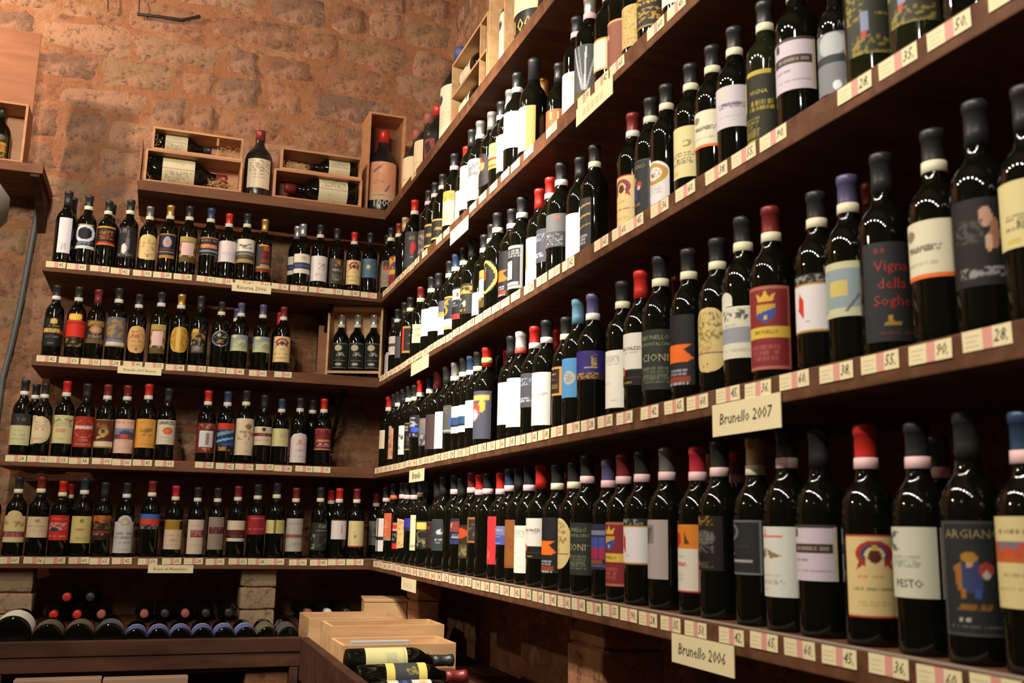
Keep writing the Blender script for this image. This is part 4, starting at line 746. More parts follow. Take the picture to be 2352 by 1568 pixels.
('red-capped bottle, plain white label, right wall second shelf','bottles on the right wall second shelf',0.963,3.248,1,1.004,'S','r','-','whiteplain',0.011,0.131,-3.24,1.12,0),
('black-capped bottle, plain white label, right wall second shelf, nearer the corner','bottles on the right wall second shelf',0.944,3.123,1,1.049,'S','k','-','whiteplain',0.019,0.169,-3.11,1.12,0),
('silver-capped bottle, silver-grey streaked label, right wall second shelf','bottles on the right wall second shelf',0.948,3.043,1,1.049,'S','s','p','silverstreak',0.027,0.166,-2.97,1.12,0),
('silver-capped bottle, black label with orange flowers, right wall second shelf','bottles on the right wall second shelf',0.963,2.964,1,1.060,'S','s','-','floral',0.049,0.161,-3.11,1.12,0),
('black-capped bottle, yellow label with white bird, red foot, right wall second shelf','bottles on the right wall second shelf',0.963,2.864,1,1.046,'S','k','p','yellowred',0.077,0.159,-2.96,1.12,0),
('silver-capped bottle, plain white label, right wall second shelf','bottles on the right wall second shelf',0.963,2.780,1,1.060,'S','s','p','whiteplain',0.040,0.154,-3.07,1.12,0),
('black-capped bottle, plain white label, right wall second shelf, farther from corner','bottles on the right wall second shelf',0.943,2.659,1,1.060,'S','k','p','whiteplain',0.066,0.175,-2.93,1.12,1),
('black-capped bottle, cream-gold vertical banded label, right wall second shelf','bottles on the right wall second shelf',0.963,2.571,1,1.000,'T','k','-','goldwhite',0.032,0.169,-2.90,1.12,1),
('black-capped bottle, copper label, right wall second shelf','bottles on the right wall second shelf',1.020,2.512,1,0.990,'S','k','-','coppernarrow',0.070,0.148,-2.74,1.12,1),
('black-capped bottle, white label with faint wording, right wall second shelf, nearest corner','bottles on the right wall second shelf',0.963,2.249,1,0.997,'S','k','p','whitetext',0.006,0.133,-2.78,1.12,1),
('silver-capped bottle, silver feather sketch label, right wall second shelf','bottles on the right wall second shelf',0.963,2.164,1,1.040,'S','s','p','feather',0.021,0.162,-2.41,1.12,1),
('silver-capped bottle, white panel with gold edges, red leaf, right wall second shelf','bottles on the right wall second shelf',0.963,2.047,1,1.000,'S','s','p','redpanel',0.048,0.132,-2.93,1.12,1),
('silver-capped bottle, broad copper-brown label, right wall second shelf','bottles on the right wall second shelf',0.963,1.967,1,1.000,'S','s','-','copperfull',0.006,0.140,-2.88,1.12,1),
('black-capped bottle, parchment scroll label, right wall second shelf','bottles on the right wall second shelf',0.963,1.890,1,1.000,'S','k','-','parchment',0.035,0.137,-2.94,1.12,1),
('black-capped bottle, black label with large gold script, right wall second shelf','bottles on the right wall second shelf',0.963,1.814,1,1.000,'S','k','-','goldscript',0.044,0.155,-2.57,1.12,1),
('black-capped bottle, white label with faint wording, right wall second shelf, second nearest corner','bottles on the right wall second shelf',0.963,1.697,1,1.000,'S','k','-','whitetext',0.039,0.107,-2.71,1.12,1),
('black-capped bottle, white label with faint wording, right wall second shelf, third nearest corner','bottles on the right wall second shelf',0.963,1.555,1,1.000,'S','k','-','whitetext',0.012,0.085,-3.05,1.12,1),
('gold-capped bottle half hidden behind the front row, right wall second shelf','bottles on the right wall second shelf',1.027,2.659,1,1.060,'S','g','-','-',0.006,0.000,-1.57,1.12,0),
('black-capped bottle, white gable-shaped hang tag, right wall third shelf','bottles on the right wall third shelf',0.989,4.453,2,0.990,'S','k','-','whitehouse',0.026,0.134,-2.36,1.12,0),
('black-capped bottle, white label with dark bar, right wall third shelf','bottles on the right wall third shelf',0.963,4.261,2,0.992,'S','k','w','whitedarkbar',0.090,0.174,-2.03,1.12,0),
('black-capped bottle, plain dark slate label, right wall third shelf','bottles on the right wall third shelf',0.963,4.129,2,1.001,'S','k','-','slateplain',0.055,0.151,-2.17,1.12,0),
('black-capped bottle, black label with gold frame, red edge, right wall third shelf','bottles on the right wall third shelf',0.963,4.027,2,1.006,'S','k','e','blackredgold',0.058,0.175,-1.65,1.12,0),
('maroon-capped bottle, torn cream label with olive drawing, right wall third shelf','bottles on the right wall third shelf',0.963,3.851,2,1.027,'S','m','e','creamtorn',0.071,0.146,-1.66,1.12,0),
('black-capped bottle, plain white label, right wall third shelf, nearest corner','bottles on the right wall third shelf',0.963,3.680,2,1.036,'S','k','e','whiteplain',0.069,0.173,-2.05,1.12,0),
('black-capped bottle, plain white label, right wall third shelf, second nearest corner','bottles on the right wall third shelf',0.963,3.576,2,1.001,'S','k','-','whiteplain',0.073,0.166,-2.33,1.12,0),
('black-capped bottle, grey, gold and white striped label, right wall third shelf','bottles on the right wall third shelf',0.963,3.421,2,1.033,'S','k','e','greygoldwhite',0.031,0.153,-3.19,1.12,0),
('dark blue-capped bottle, navy label with gold seal, white foot, right wall third shelf','bottles on the right wall third shelf',0.963,3.341,2,1.054,'S','b','e','navywhite',0.035,0.149,-2.94,1.12,0),
('black-capped bottle, red-lettered white block on black label, right wall third shelf','bottles on the right wall third shelf',0.963,3.239,2,1.046,'S','k','e','redwhiteblack',0.052,0.159,-3.04,1.12,0),
('black-capped bottle, dark label with gold crest, blue shield, right wall third shelf','bottles on the right wall third shelf',0.963,3.142,2,1.059,'S','k','-','darkgoldblue',0.051,0.150,-2.81,1.12,0),
('black-capped bottle, plain white label, right wall third shelf, third nearest corner','bottles on the right wall third shelf',0.963,3.010,2,0.990,'S','k','e','whiteplain',0.025,0.101,-3.28,1.12,0),
('black-capped bottle, gold patterned label with pale pink panel, right wall third shelf','bottles on the right wall third shelf',0.963,2.933,2,1.036,'S','k','e','goldpink',0.033,0.151,-3.26,1.12,0),
('black-capped bottle, dark glass with big gold hoop, right wall third shelf','bottles on the right wall third shelf',0.945,2.825,2,1.049,'S','k','e','goldhoop',0.051,0.154,-2.96,1.12,0),
('black-capped bottle, black label with orange crouching beast, right wall third shelf','bottles on the right wall third shelf',0.963,2.740,2,1.014,'S','k','w','orangebeast',0.029,0.166,-3.21,1.12,1),
('black-capped bottle, black label with silver frame, right wall third shelf','bottles on the right wall third shelf',0.963,2.652,2,1.047,'S','k','w','silverframe',0.030,0.156,-2.91,1.12,1),
('red-capped bottle, white label with red and gold picture, right wall third shelf','bottles on the right wall third shelf',0.963,2.508,2,0.978,'S','r','-','whiteredgold',0.008,0.152,-3.05,1.12,1),
('red-capped bottle, slate label with red disc, white script, right wall third shelf','bottles on the right wall third shelf',0.963,2.425,2,0.998,'S','r','w','slatered',0.056,0.150,-3.27,1.12,1),
('black-capped bottle, grey-topped label with pale writing, right wall third shelf','bottles on the right wall third shelf',0.963,2.347,2,1.048,'S','k','w','greytwo',0.073,0.160,-2.72,1.12,1),
('black-capped bottle, plain white label, right wall third shelf, fourth nearest corner','bottles on the right wall third shelf',0.963,2.220,2,0.950,'S','k','-','whiteplain',0.014,0.139,-2.92,1.12,1),
('black-capped bottle, black label with slanting gold stripes, right wall third shelf','bottles on the right wall third shelf',0.963,2.130,2,0.950,'S','k','e','goldstripes',0.016,0.153,-3.36,1.12,1),
('maroon-capped bottle, cream label with red and blue wreath emblem, right wall third shelf','bottles on the right wall third shelf',0.963,1.920,2,0.950,'S','m','w','creamwreath',0.013,0.139,-2.86,1.12,1),
('black-capped bottle, black label with coloured knight figure, right wall third shelf','bottles on the right wall third shelf',0.963,1.833,2,0.950,'S','k','e','knight',0.006,0.146,-3.24,1.12,1),
('black-capped bottle, arched white label with gold ring, right wall third shelf','bottles on the right wall third shelf',0.963,1.760,2,0.950,'S','k','e','archring',0.006,0.117,-3.07,1.12,1),
('black-capped bottle, cream label with fine black script, right wall third shelf, nearer the corner','bottles on the right wall third shelf',0.963,1.657,2,0.950,'S','k','e','creamscript',0.040,0.152,-2.73,1.12,1),
('black-capped bottle, cream label with orange hem, right wall third shelf','bottles on the right wall third shelf',0.963,1.573,2,0.950,'S','k','e','creamorange',0.074,0.152,-2.77,1.12,1),
('black-capped bottle, pale lilac label with grey script, right wall third shelf','bottles on the right wall third shelf',0.963,1.494,2,0.950,'S','k','e','lilacscript',0.083,0.168,-2.49,1.12,1),
('black-capped bottle, gold lettering straight on olive glass, right wall third shelf','bottles on the right wall third shelf',0.963,1.394,2,0.950,'S','k','e','goldonglass',0.009,0.154,-2.74,1.12,1),
('black-capped bottle, pale lilac label with dark name bar, right wall third shelf','bottles on the right wall third shelf',0.963,1.300,2,1.000,'S','k','w','lilacbar',0.068,0.160,-2.55,1.12,1),
('black-capped bottle, silver-grey label, small half bottle, right wall third shelf','bottles on the right wall third shelf',0.963,1.201,2,0.780,'S','k','-','silverhalf',0.030,0.160,-2.76,1.12,1),
('black-capped bottle, dark olive label with gold brush strokes, right wall third shelf, nearer the corner','bottles on the right wall third shelf',0.963,1.125,2,1.000,'S','k','-','olivegold',0.048,0.181,-2.12,1.12,1),
('black-capped bottle, dark olive label with gold brush strokes, right wall third shelf, farther from corner','bottles on the right wall third shelf',0.963,1.027,2,1.000,'S','k','-','olivegold',0.050,0.167,-2.51,1.12,1),
('black-capped bottle, cream label with fine black script, right wall third shelf, farther from corner','bottles on the right wall third shelf',0.963,0.924,2,1.000,'S','k','-','creamscript',0.063,0.157,-2.97,1.12,1),
('black-capped bottle half hidden behind the front row, right wall third shelf','bottles on the right wall third shelf',1.048,2.518,2,0.950,'S','k','e','-',0.006,0.000,-1.57,1.12,0),
('red-capped bottle, small cream label, right wall fourth shelf','bottles on the right wall fourth shelf',0.963,4.359,3,1.060,'S','r','w','creamplainn',0.081,0.159,-3.02,1.12,0),
('black-capped dark unlabelled bottle, right wall fourth shelf, nearer the corner','bottles on the right wall fourth shelf',0.963,4.252,3,1.055,'S','k','-','-',0.006,0.000,-1.57,1.12,0),
('black-capped bottle, pointed tan label with pink figure, right wall fourth shelf','bottles on the right wall fourth shelf',0.963,4.172,3,1.060,'S','k','w','pinkpoint',0.028,0.162,-3.10,1.12,0),
('black-capped dark unlabelled bottle, right wall fourth shelf, farther from corner','bottles on the right wall fourth shelf',0.963,4.083,3,1.060,'S','k','-','-',0.006,0.000,-1.57,1.12,0),
('black-capped bottle, narrow white label with black script, right wall fourth shelf','bottles on the right wall fourth shelf',0.963,3.983,3,1.060,'S','k','w','whitescript',0.035,0.147,-3.09,1.12,0),
('black-capped bottle, black label with thin gold frame, right wall fourth shelf','bottles on the right wall fourth shelf',0.963,3.885,3,1.036,'S','k','e','blackgoldframe',0.046,0.154,-2.45,1.12,0),
('red-capped bottle, black label with white marks, blue seal, right wall fourth shelf','bottles on the right wall fourth shelf',0.963,3.795,3,1.060,'S','r','w','blackblue',0.087,0.170,-2.44,1.12,0),
('dark blue-capped bottle, grey-topped label with pale writing, right wall fourth shelf','bottles on the right wall fourth shelf',0.963,3.647,3,1.042,'S','b','e','greytwo',0.047,0.148,-2.90,1.12,0),
('maroon-capped bottle, plum brown label with upright lettering, right wall fourth shelf','bottles on the right wall fourth shelf',0.963,3.548,3,1.060,'S','m','-','plumtext',0.029,0.150,-2.89,1.12,0),
('black-capped bottle, plain white label, right wall fourth shelf, nearer the corner','bottles on the right wall fourth shelf',0.963,3.417,3,1.060,'S','k','-','whiteplain',0.023,0.147,-2.91,1.12,0),
('silver-capped bottle, grey label with red-blue rosettes, right wall fourth shelf','bottles on the right wall fourth shelf',0.963,3.311,3,1.060,'S','s','w','greyrosette',0.066,0.158,-2.74,1.12,0),
('black-capped bottle, white label with steel blue band, right wall fourth shelf','bottles on the right wall fourth shelf',0.963,3.206,3,1.060,'S','k','e','blueband2',0.058,0.144,-2.67,1.12,0),
('dark blue-capped bottle, white label with steel blue band, right wall fourth shelf','bottles on the right wall fourth shelf',0.963,3.126,3,1.041,'S','b','w','blueband2',0.057,0.143,-2.89,1.12,0),
('black-capped bottle, plain white label, right wall fourth shelf, farther from corner','bottles on the right wall fourth shelf',0.963,3.047,3,1.048,'S','k','e','whiteplain',0.063,0.148,-3.06,1.12,0),
('red-capped bottle, slate-lavender label with yellow hand crest, right wall fourth shelf','bottles on the right wall fourth shelf',0.963,2.957,3,1.046,'S','r','y','handcrest',0.023,0.167,-2.57,1.12,0),
('black-capped bottle, white label with red brush art, right wall fourth shelf','bottles on the right wall fourth shelf',0.963,2.721,3,1.032,'S','k','-','redart',0.046,0.166,-3.28,1.12,1),
('white-capped bottle, plain white label, right wall fourth shelf','bottles on the right wall fourth shelf',0.963,2.643,3,1.029,'S','w','R','whiteplain',0.033,0.169,-2.67,1.12,1),
('red-capped bottle, slate label with red disc, white script, right wall fourth shelf','bottles on the right wall fourth shelf',0.963,2.529,3,1.011,'S','r','w','slatered',0.077,0.170,-3.02,1.12,1),
('black-capped bottle, white label with thin black script, right wall fourth shelf','bottles on the right wall fourth shelf',0.963,2.440,3,1.013,'S','k','w','whitescript2',0.021,0.160,-2.75,1.12,1),
('black-capped bottle, black label framed in orange-gold, right wall fourth shelf','bottles on the right wall fourth shelf',0.963,2.303,3,0.953,'S','k','e','blackgoldframe2',0.087,0.167,-3.29,1.12,1),
('light blue-capped bottle, sky blue label with silver medallion, right wall fourth shelf','bottles on the right wall fourth shelf',0.963,2.226,3,1.057,'S','B','-','lightblue',0.066,0.158,-2.32,1.12,1),
('lavender-capped bottle, violet label with gold stem, right wall fourth shelf','bottles on the right wall fourth shelf',0.963,2.137,3,1.036,'S','l','w','purple',0.098,0.165,-2.33,1.12,1),
('black-capped bottle, tall white label, small print at top, right wall fourth shelf','bottles on the right wall fourth shelf',0.963,1.974,3,1.017,'S','k','e','whitetalltext',0.018,0.144,-2.89,1.12,1),
('red-capped bottle, white label over black with red-gold seal, right wall fourth shelf','bottles on the right wall fourth shelf',0.963,1.883,3,1.026,'S','r','-','mazzi',0.055,0.165,-2.83,1.12,1),
('black-capped bottle, dark green label with olive wording, right wall fourth shelf','bottles on the right wall fourth shelf',0.963,1.794,3,1.060,'S','k','e','ioni',0.034,0.151,-2.43,1.12,1),
('black-capped bottle, black label with orange crouching beast, right wall fourth shelf','bottles on the right wall fourth shelf',0.963,1.676,3,1.010,'S','k','e','orangebeast',0.030,0.167,-2.97,1.12,1),
('black-capped bottle, tall cream oval with olive sprigs, right wall fourth shelf','bottles on the right wall fourth shelf',0.963,1.569,3,0.986,'S','k','e','creamovalbig',0.041,0.164,-2.71,1.12,1),
('black-capped bottle, cream label with round corner tab, right wall fourth shelf','bottles on the right wall fourth shelf',0.963,1.481,3,1.039,'S','k','e','towertab',0.051,0.166,-2.47,1.12,1),
('maroon-capped bottle, maroon label with crown crest, yellow band, right wall fourth shelf','bottles on the right wall fourth shelf',0.963,1.394,3,1.016,'S','m','e','crest',0.020,0.160,-2.53,1.12,1),
('black-capped bottle, white panel with red leaf, dark header, right wall fourth shelf','bottles on the right wall fourth shelf',0.963,1.269,3,0.972,'S','k','e','redleaf2',0.062,0.159,-2.60,1.12,1),
('lavender-capped bottle, pale blue cream-edged label with yellow house, right wall fourth shelf','bottles on the right wall fourth shelf',0.963,1.192,3,0.977,'S','l','e','palebluebig',0.073,0.158,-2.53,1.12,1),
('black-capped bottle, black label with large red script, right wall fourth shelf','bottles on the right wall fourth shelf',0.963,1.115,3,1.002,'S','k','-','redscript',0.020,0.162,-2.12,1.12,1),
('black-capped bottle, cream label with orange hem, right wall fourth shelf','bottles on the right wall fourth shelf',0.963,1.012,3,0.993,'S','k','e','creamorange',0.089,0.168,-3.02,1.12,1),
('black-capped bottle, black label with blurred pale figure, right wall fourth shelf','bottles on the right wall fourth shelf',0.963,0.935,3,1.025,'S','k','-','blackfigure',0.058,0.167,-2.42,1.12,1),
('black-capped bottle, cream label with fine black script, right wall fourth shelf','bottles on the right wall fourth shelf',0.963,0.858,3,0.985,'S','k','-','creamscript',0.092,0.175,-2.63,1.12,1),
('black-capped bottle half hidden behind the front row, right wall fourth shelf','bottles on the right wall fourth shelf',1.048,3.071,3,1.042,'S','k','-','-',0.006,0.000,-1.57,1.12,0),
('red-capped bottle behind the front row, right wall fourth shelf, nearer the corner','bottles on the right wall fourth shelf',1.048,2.997,3,1.060,'S','r','-','-',0.006,0.000,-1.57,1.12,0),
('red-capped bottle behind the front row, right wall fourth shelf, farther from corner','bottles on the right wall fourth shelf',1.048,2.563,3,1.027,'S','r','-','-',0.006,0.000,-1.57,1.12,0),
('maroon-capped bottle behind the front row, right wall fourth shelf, nearer the corner','bottles on the right wall fourth shelf',1.048,1.869,3,1.009,'S','m','-','-',0.006,0.000,-1.57,1.12,0),
('maroon-capped bottle behind the front row, right wall fourth shelf, farther from corner','bottles on the right wall fourth shelf',1.048,1.239,3,1.032,'S','m','-','-',0.006,0.000,-1.57,1.12,0),
('black-capped bottle, two stacked white blocks on black, right wall lowest shelf','bottles on the right wall lowest shelf',0.963,4.341,4,1.027,'S','k','p','twoblock',0.034,0.171,-3.11,1.12,0),
('black-capped bottle, narrow orange label, right wall lowest shelf','bottles on the right wall lowest shelf',0.963,4.193,4,1.060,'S','k','r','orangestrip',0.079,0.186,-3.12,1.12,0),
('black-capped bottle, black label with red and pale patches, right wall lowest shelf','bottles on the right wall lowest shelf',0.963,4.026,4,1.060,'S','k','p','redpatch',0.051,0.153,-2.76,1.12,0),
('black-capped bottle, cream shield-shaped label, right wall lowest shelf','bottles on the right wall lowest shelf',0.963,3.945,4,1.045,'S','k','p','creamshield',0.053,0.168,-2.39,1.12,0),
('black-capped bottle, small plain blue label, right wall lowest shelf','bottles on the right wall lowest shelf',0.963,3.832,4,1.033,'S','k','p','blueplain',0.123,0.170,-2.75,1.12,0),
('dark blue-capped bottle, tall ivory label with large initials, right wall lowest shelf','bottles on the right wall lowest shelf',0.963,3.725,4,1.060,'S','b','p','whitetallsa',0.053,0.177,-2.17,1.12,0),
('black-capped bottle, yellow flash over dark wheel print, right wall lowest shelf','bottles on the right wall lowest shelf',0.963,3.644,4,1.060,'S','k','-','yellowdark',0.060,0.157,-1.81,1.12,0),
('black-capped bottle, dark brown label with red edge, right wall lowest shelf','bottles on the right wall lowest shelf',0.963,3.491,4,1.015,'S','k','-','browndark',0.070,0.161,-2.68,1.12,0),
('black-capped bottle, slate label with white lettering, right wall lowest shelf','bottles on the right wall lowest shelf',0.963,3.412,4,1.057,'S','k','-','slatetext',0.061,0.163,-2.10,1.12,0),
('black-capped dark unlabelled bottle, right wall lowest shelf, nearer the corner','bottles on the right wall lowest shelf',0.963,3.270,4,1.060,'S','k','p','-',0.006,0.000,-1.57,1.12,0),
('black-capped bottle, navy label with red painting, right wall lowest shelf','bottles on the right wall lowest shelf',0.963,3.192,4,1.011,'S','k','-','navyred',0.091,0.173,-1.98,1.12,0),
('maroon-capped bottle, olive label with orange-red dot, right wall lowest shelf','bottles on the right wall lowest shelf',0.963,3.076,4,1.059,'S','m','p','oliveredot',0.047,0.146,-2.74,1.12,0),
('red-capped bottle, grey label in orange-gold frame, right wall lowest shelf','bottles on the right wall lowest shelf',0.963,2.993,4,1.024,'S','r','p','goldframe',0.097,0.175,-2.15,1.12,0),
('black-capped dark unlabelled bottle, right wall lowest shelf, farther from corner','bottles on the right wall lowest shelf',0.963,2.915,4,1.029,'S','k','p','-',0.006,0.000,-1.57,1.12,0),
('red-capped bottle, tall scarlet label with white emblem, right wall lowest shelf','bottles on the right wall lowest shelf',0.963,2.791,4,1.013,'S','r','p','redtall',0.043,0.178,-3.30,1.12,0),
('dark blue-capped bottle, lavender label with blue lower strip, right wall lowest shelf','bottles on the right wall lowest shelf',0.963,2.712,4,1.042,'S','b','p','lavenderblue',0.097,0.147,-3.17,1.12,1),
('black-capped bottle, tall plain brown label, right wall lowest shelf','bottles on the right wall lowest shelf',0.963,2.633,4,1.035,'S','k','-','brownplain',0.039,0.165,-3.01,1.12,1),
('black-capped bottle, tall white label, small print at top, right wall lowest shelf','bottles on the right wall lowest shelf',0.963,2.555,4,1.029,'S','k','p','whitetalltext',0.030,0.151,-2.90,1.12,1),
('red-capped bottle, white label over black with red-gold seal, right wall lowest shelf','bottles on the right wall lowest shelf',0.963,2.465,4,1.035,'S','r','-','mazzi',0.069,0.169,-2.75,1.12,1),
('black-capped bottle, black label with orange crouching beast, right wall lowest shelf','bottles on the right wall lowest shelf',0.963,2.352,4,1.020,'S','k','e','orangebeast',0.040,0.173,-3.06,1.12,1),
('black-capped bottle, tall cream oval with olive sprigs, right wall lowest shelf','bottles on the right wall lowest shelf',0.963,2.245,4,1.019,'S','k','e','creamovalbig',0.053,0.172,-3.23,1.12,1),
('black-capped bottle, dark green label with olive wording, right wall lowest shelf','bottles on the right wall lowest shelf',0.963,2.165,4,1.060,'S','k','p','ioni',0.043,0.155,-2.80,1.12,1),
('lavender-capped bottle, navy label with blue-crimson corrugation, right wall lowest shelf','bottles on the right wall lowest shelf',0.963,2.049,4,1.005,'S','l','p','stripesblock',0.063,0.161,-3.07,1.12,1),
('maroon-capped bottle, maroon label with crown crest, yellow band, right wall lowest shelf','bottles on the right wall lowest shelf',0.963,1.971,4,1.028,'S','m','p','crest',0.031,0.162,-2.98,1.12,1),
('black-capped bottle, white panel with red leaf, dark header, right wall lowest shelf','bottles on the right wall lowest shelf',0.963,1.883,4,1.032,'S','k','p','redleaf2',0.077,0.169,-2.77,1.12,1),
('grey-capped bottle, tall grey-pink label with grey shield, right wall lowest shelf','bottles on the right wall lowest shelf',0.963,1.774,4,1.032,'S','y','p','shieldgrey',0.056,0.166,-3.17,1.12,1),
('crimson-capped bottle, orange picture above cream text label, right wall lowest shelf','bottles on the right wall lowest shelf',0.963,1.654,4,1.011,'S','c','p','orangewhite',0.040,0.161,-3.08,1.12,1),
('black-capped bottle, dark brown label with silver lion, right wall lowest shelf','bottles on the right wall lowest shelf',0.963,1.576,4,1.029,'S','k','p','brownlion',0.081,0.173,-3.14,1.12,1),
('tan-capped bottle, dark slate label with thin silver frame, right wall lowest shelf','bottles on the right wall lowest shelf',0.963,1.460,4,1.020,'S','t','e','slateframe',0.080,0.168,-3.06,1.12,1),
('black-capped bottle, white label with brown swans, pink heading, right wall lowest shelf','bottles on the right wall lowest shelf',0.963,1.370,4,1.051,'S','k','p','whiteswan',0.050,0.153,-3.03,1.12,1),
('black-capped bottle, pale lilac label with dark name bar, right wall lowest shelf','bottles on the right wall lowest shelf',0.963,1.285,4,1.027,'S','k','-','lilacbar',0.080,0.160,-2.77,1.12,1),
('red-capped bottle, cream label with red and blue wreath emblem, right wall lowest shelf','bottles on the right wall lowest shelf',0.963,1.178,4,1.009,'S','r','p','creamwreath',0.039,0.150,-2.10,1.12,1),
('black-capped bottle, greenish-white label with grey crescent, right wall lowest shelf','bottles on the right wall lowest shelf',0.963,1.074,4,0.991,'S','k','p','whiteesto',0.073,0.164,-2.93,1.12,1),
('black-capped bottle, black label with coloured knight figure, right wall lowest shelf','bottles on the right wall lowest shelf',0.963,0.986,4,1.010,'S','k','-','knight',0.034,0.169,-2.37,1.12,1),
('dark blue-capped bottle, cream label with orange townscape band, right wall lowest shelf','bottles on the right wall lowest shelf',0.963,0.898,4,0.981,'S','b','p','creamland',0.074,0.179,-2.79,1.12,1),
('maroon-capped bottle behind the front row, right wall lowest shelf, nearer the corner','bottles on the right wall lowest shelf',1.048,3.430,4,1.060,'S','m','p','-',0.006,0.000,-1.57,1.12,0),
('brown-capped bottle half hidden behind the front row, right wall lowest shelf','bottles on the right wall lowest shelf',1.048,3.086,4,1.060,'S','o','-','-',0.006,0.000,-1.57,1.12,0),
('red-capped bottle half hidden behind the front row, right wall lowest shelf','bottles on the right wall lowest shelf',1.048,2.472,4,0.978,'S','r','-','-',0.006,0.000,-1.57,1.12,0),
('maroon-capped bottle behind the front row, right wall lowest shelf, farther from corner','bottles on the right wall lowest shelf',1.048,1.648,4,1.003,'S','m','p','-',0.006,0.000,-1.57,1.12,0),
('gold-capped bottle half hidden behind the front row, right wall lowest shelf','bottles on the right wall lowest shelf',1.048,1.750,4,1.005,'S','g','-','-',0.006,0.000,-1.57,1.12,0),
('black-capped bottle half hidden behind the front row, right wall lowest shelf','bottles on the right wall lowest shelf',1.048,1.129,4,0.960,'S','k','p','-',0.006,0.000,-1.57,1.12,0)]
for (lab, grp, X, Y, k, s, kind, cap, band, des, z0, z1, ang, hw, near) in BOTTLES:
    t = thing('wine_bottle', lab, 'bottle', (X, Y, ZB[k] + TH), (0, 0, ang + PI / 2), grp)
    t.scale = (s, s, s)
    add_bottle(t, kind, cap, band, des, z0, z1, hw, bool(near), M_glass_g if des in ('goldonglass', 'olivegold') else None)

# ------------------------------------------------------------------ wooden cases and big bottles on the top shelf
ZA = ZB[0] + TH
def open_case(name, label, loc, size, rot=(0, 0, 0), th=0.010, m=None, back=None, lid=False, group=None, bars=(), cat='case'):
    """box open towards -Y; loc = bottom front left corner"""
    W, D, H = size; m = m or M_cedar
    t = thing(name, label, cat, loc, rot, group)
    obj('side_panel', bx((0, 0, th), (th, D, H - th), .001), m, t)
    obj('side_panel', bx((W - th, 0, th), (W, D, H - th), .001), m, t)
    obj('bottom_panel', bx((0, 0, 0), (W, D, th), .001), m, t)
    obj('top_panel', bx((0, 0, H - th), (W, D, H), .001), m, t)
    obj('back_panel', bx((th, D - .006, th), (W - th, D, H - th)), back or m, t)
    for b in bars: obj('divider', bx(*b), m, t)
    return t
def straw(parent, a, b, n, seed):
    rn = random.Random(seed); bm = bmesh.new()
    for _ in range(n):
        p = Vector([rn.uniform(a[i], b[i]) for i in range(3)]); pts = [p]
        d = Vector((rn.uniform(-1, 1), rn.uniform(-.5, .5), rn.uniform(-1, 1))).normalized()
        for _k in range(4):
            d = (d + Vector((rn.uniform(-.8, .8), rn.uniform(-.5, .5), rn.uniform(-.8, .8)))).normalized()
            q = pts[-1] + d * .012; q = Vector([min(max(q[i], a[i] - .004), b[i] + .004) for i in range(3)]); pts.append(q)
        tube(bm, pts, .0008, 3)
    o = obj('wood_wool', bm, M_straw, parent); o['kind'] = 'stuff'; o['label'] = 'pale curled wood wool packing'
def magnum(label, loc, rot, cap, des, z0, z1, hw=R(62), s=1.0, near=True, group=None, glass=None, kind='M', band='-'):
    t = thing('wine_bottle', label, 'bottle', loc, rot, group); t.scale = (s, s, s)
    return add_bottle(t, kind, cap, band, des, z0, z1, hw, near, glass or M_dusty)

c = open_case('wine_case', 'wooden wine case lying open, lower of the left pair on top shelf', (-0.158, YF + .012, ZA), (0.410, 0.15, 0.150), group='magnum cases on the top shelf')
straw(c, (0.015, .02, .012), (0.035, .10, .11), 60, 1); straw(c, (0.27, .015, .012), (0.395, .05, .05), 110, 2)
obj('lid', bx((-0.024, .02, 0), (-0.014, .17, .20), .001), M_redwood, c)['label'] = 'reddish wooden lid standing behind the end'
magnum('magnum bottle lying neck right in the lower left case', (-0.140, YF + .082, ZA + .0745), (0, R(90), 0), 'm', 'sideways', .055, .190, R(75), group='magnums lying in cases', glass=M_glass)
c = open_case('wine_case', 'wooden wine case lying open, upper of the left pair', (-0.137, YF + .018, ZA + .1508), (0.385, 0.14, 0.106), group='magnum cases on the top shelf', bars=(((.27, .010, .012), (.28, .016, .028)), ((.27, .010, .06), (.28, .016, .094))))
straw(c, (0.015, .02, .012), (0.04, .09, .08), 50, 3); straw(c, (0.28, .02, .012), (0.37, .06, .06), 60, 4)
obj('lid', bx((0.0, .141, .0), (.38, .149, .135), .001), M_cedar, c)['label'] = 'thin lid leaning behind'
magnum('magnum bottle lying neck right in the upper left case', (-0.118, YF + .085, ZA + .1508 + .052), (0, R(90), 0), 'k', 'sideways', .050, .185, R(75), .70, glass=M_glass, group='magnums lying in cases')
magnum('dusty magnum with red wax top standing between the two pairs of cases', (0.325, YF + .088, ZA), (0, 0, 0), 'm', 'engraved', .040, .178, R(52))
c = open_case('wine_case', 'wooden wine case lying open, lower of the right pair on top shelf', (0.390, YF + .012, ZA), (0.402, 0.15, 0.138), group='magnum cases on the top shelf', back=M_dark)
magnum('magnum bottle lying neck left in the lower right case', (0.772, YF + .080, ZA + .0735), (0, R(-90), 0), 'm', 'sideways', .045, .180, R(75), .98, glass=M_glass, group='magnums lying in cases')
c = open_case('wine_case', 'wooden wine case lying open, upper of the right pair', (0.416, YF + .018, ZA + .1388), (0.372, 0.14, 0.106), group='magnum cases on the top shelf')
straw(c, (0.02, .02, .012), (0.13, .06, .045), 90, 6)
magnum('magnum bottle lying neck left in the upper right case', (0.768, YF + .085, ZA + .1388 + .053), (0, R(-90), 0), 'k', 'sideways', .045, .185, R(75), .70, glass=M_glass, group='magnums lying in cases')
c = open_case('wine_case', 'tall upright wooden case with dark red inside at the shelf corner', (0.818, YF + .055, ZA), (0.180, 0.17, 0.500), back=M_dark, th=.011)
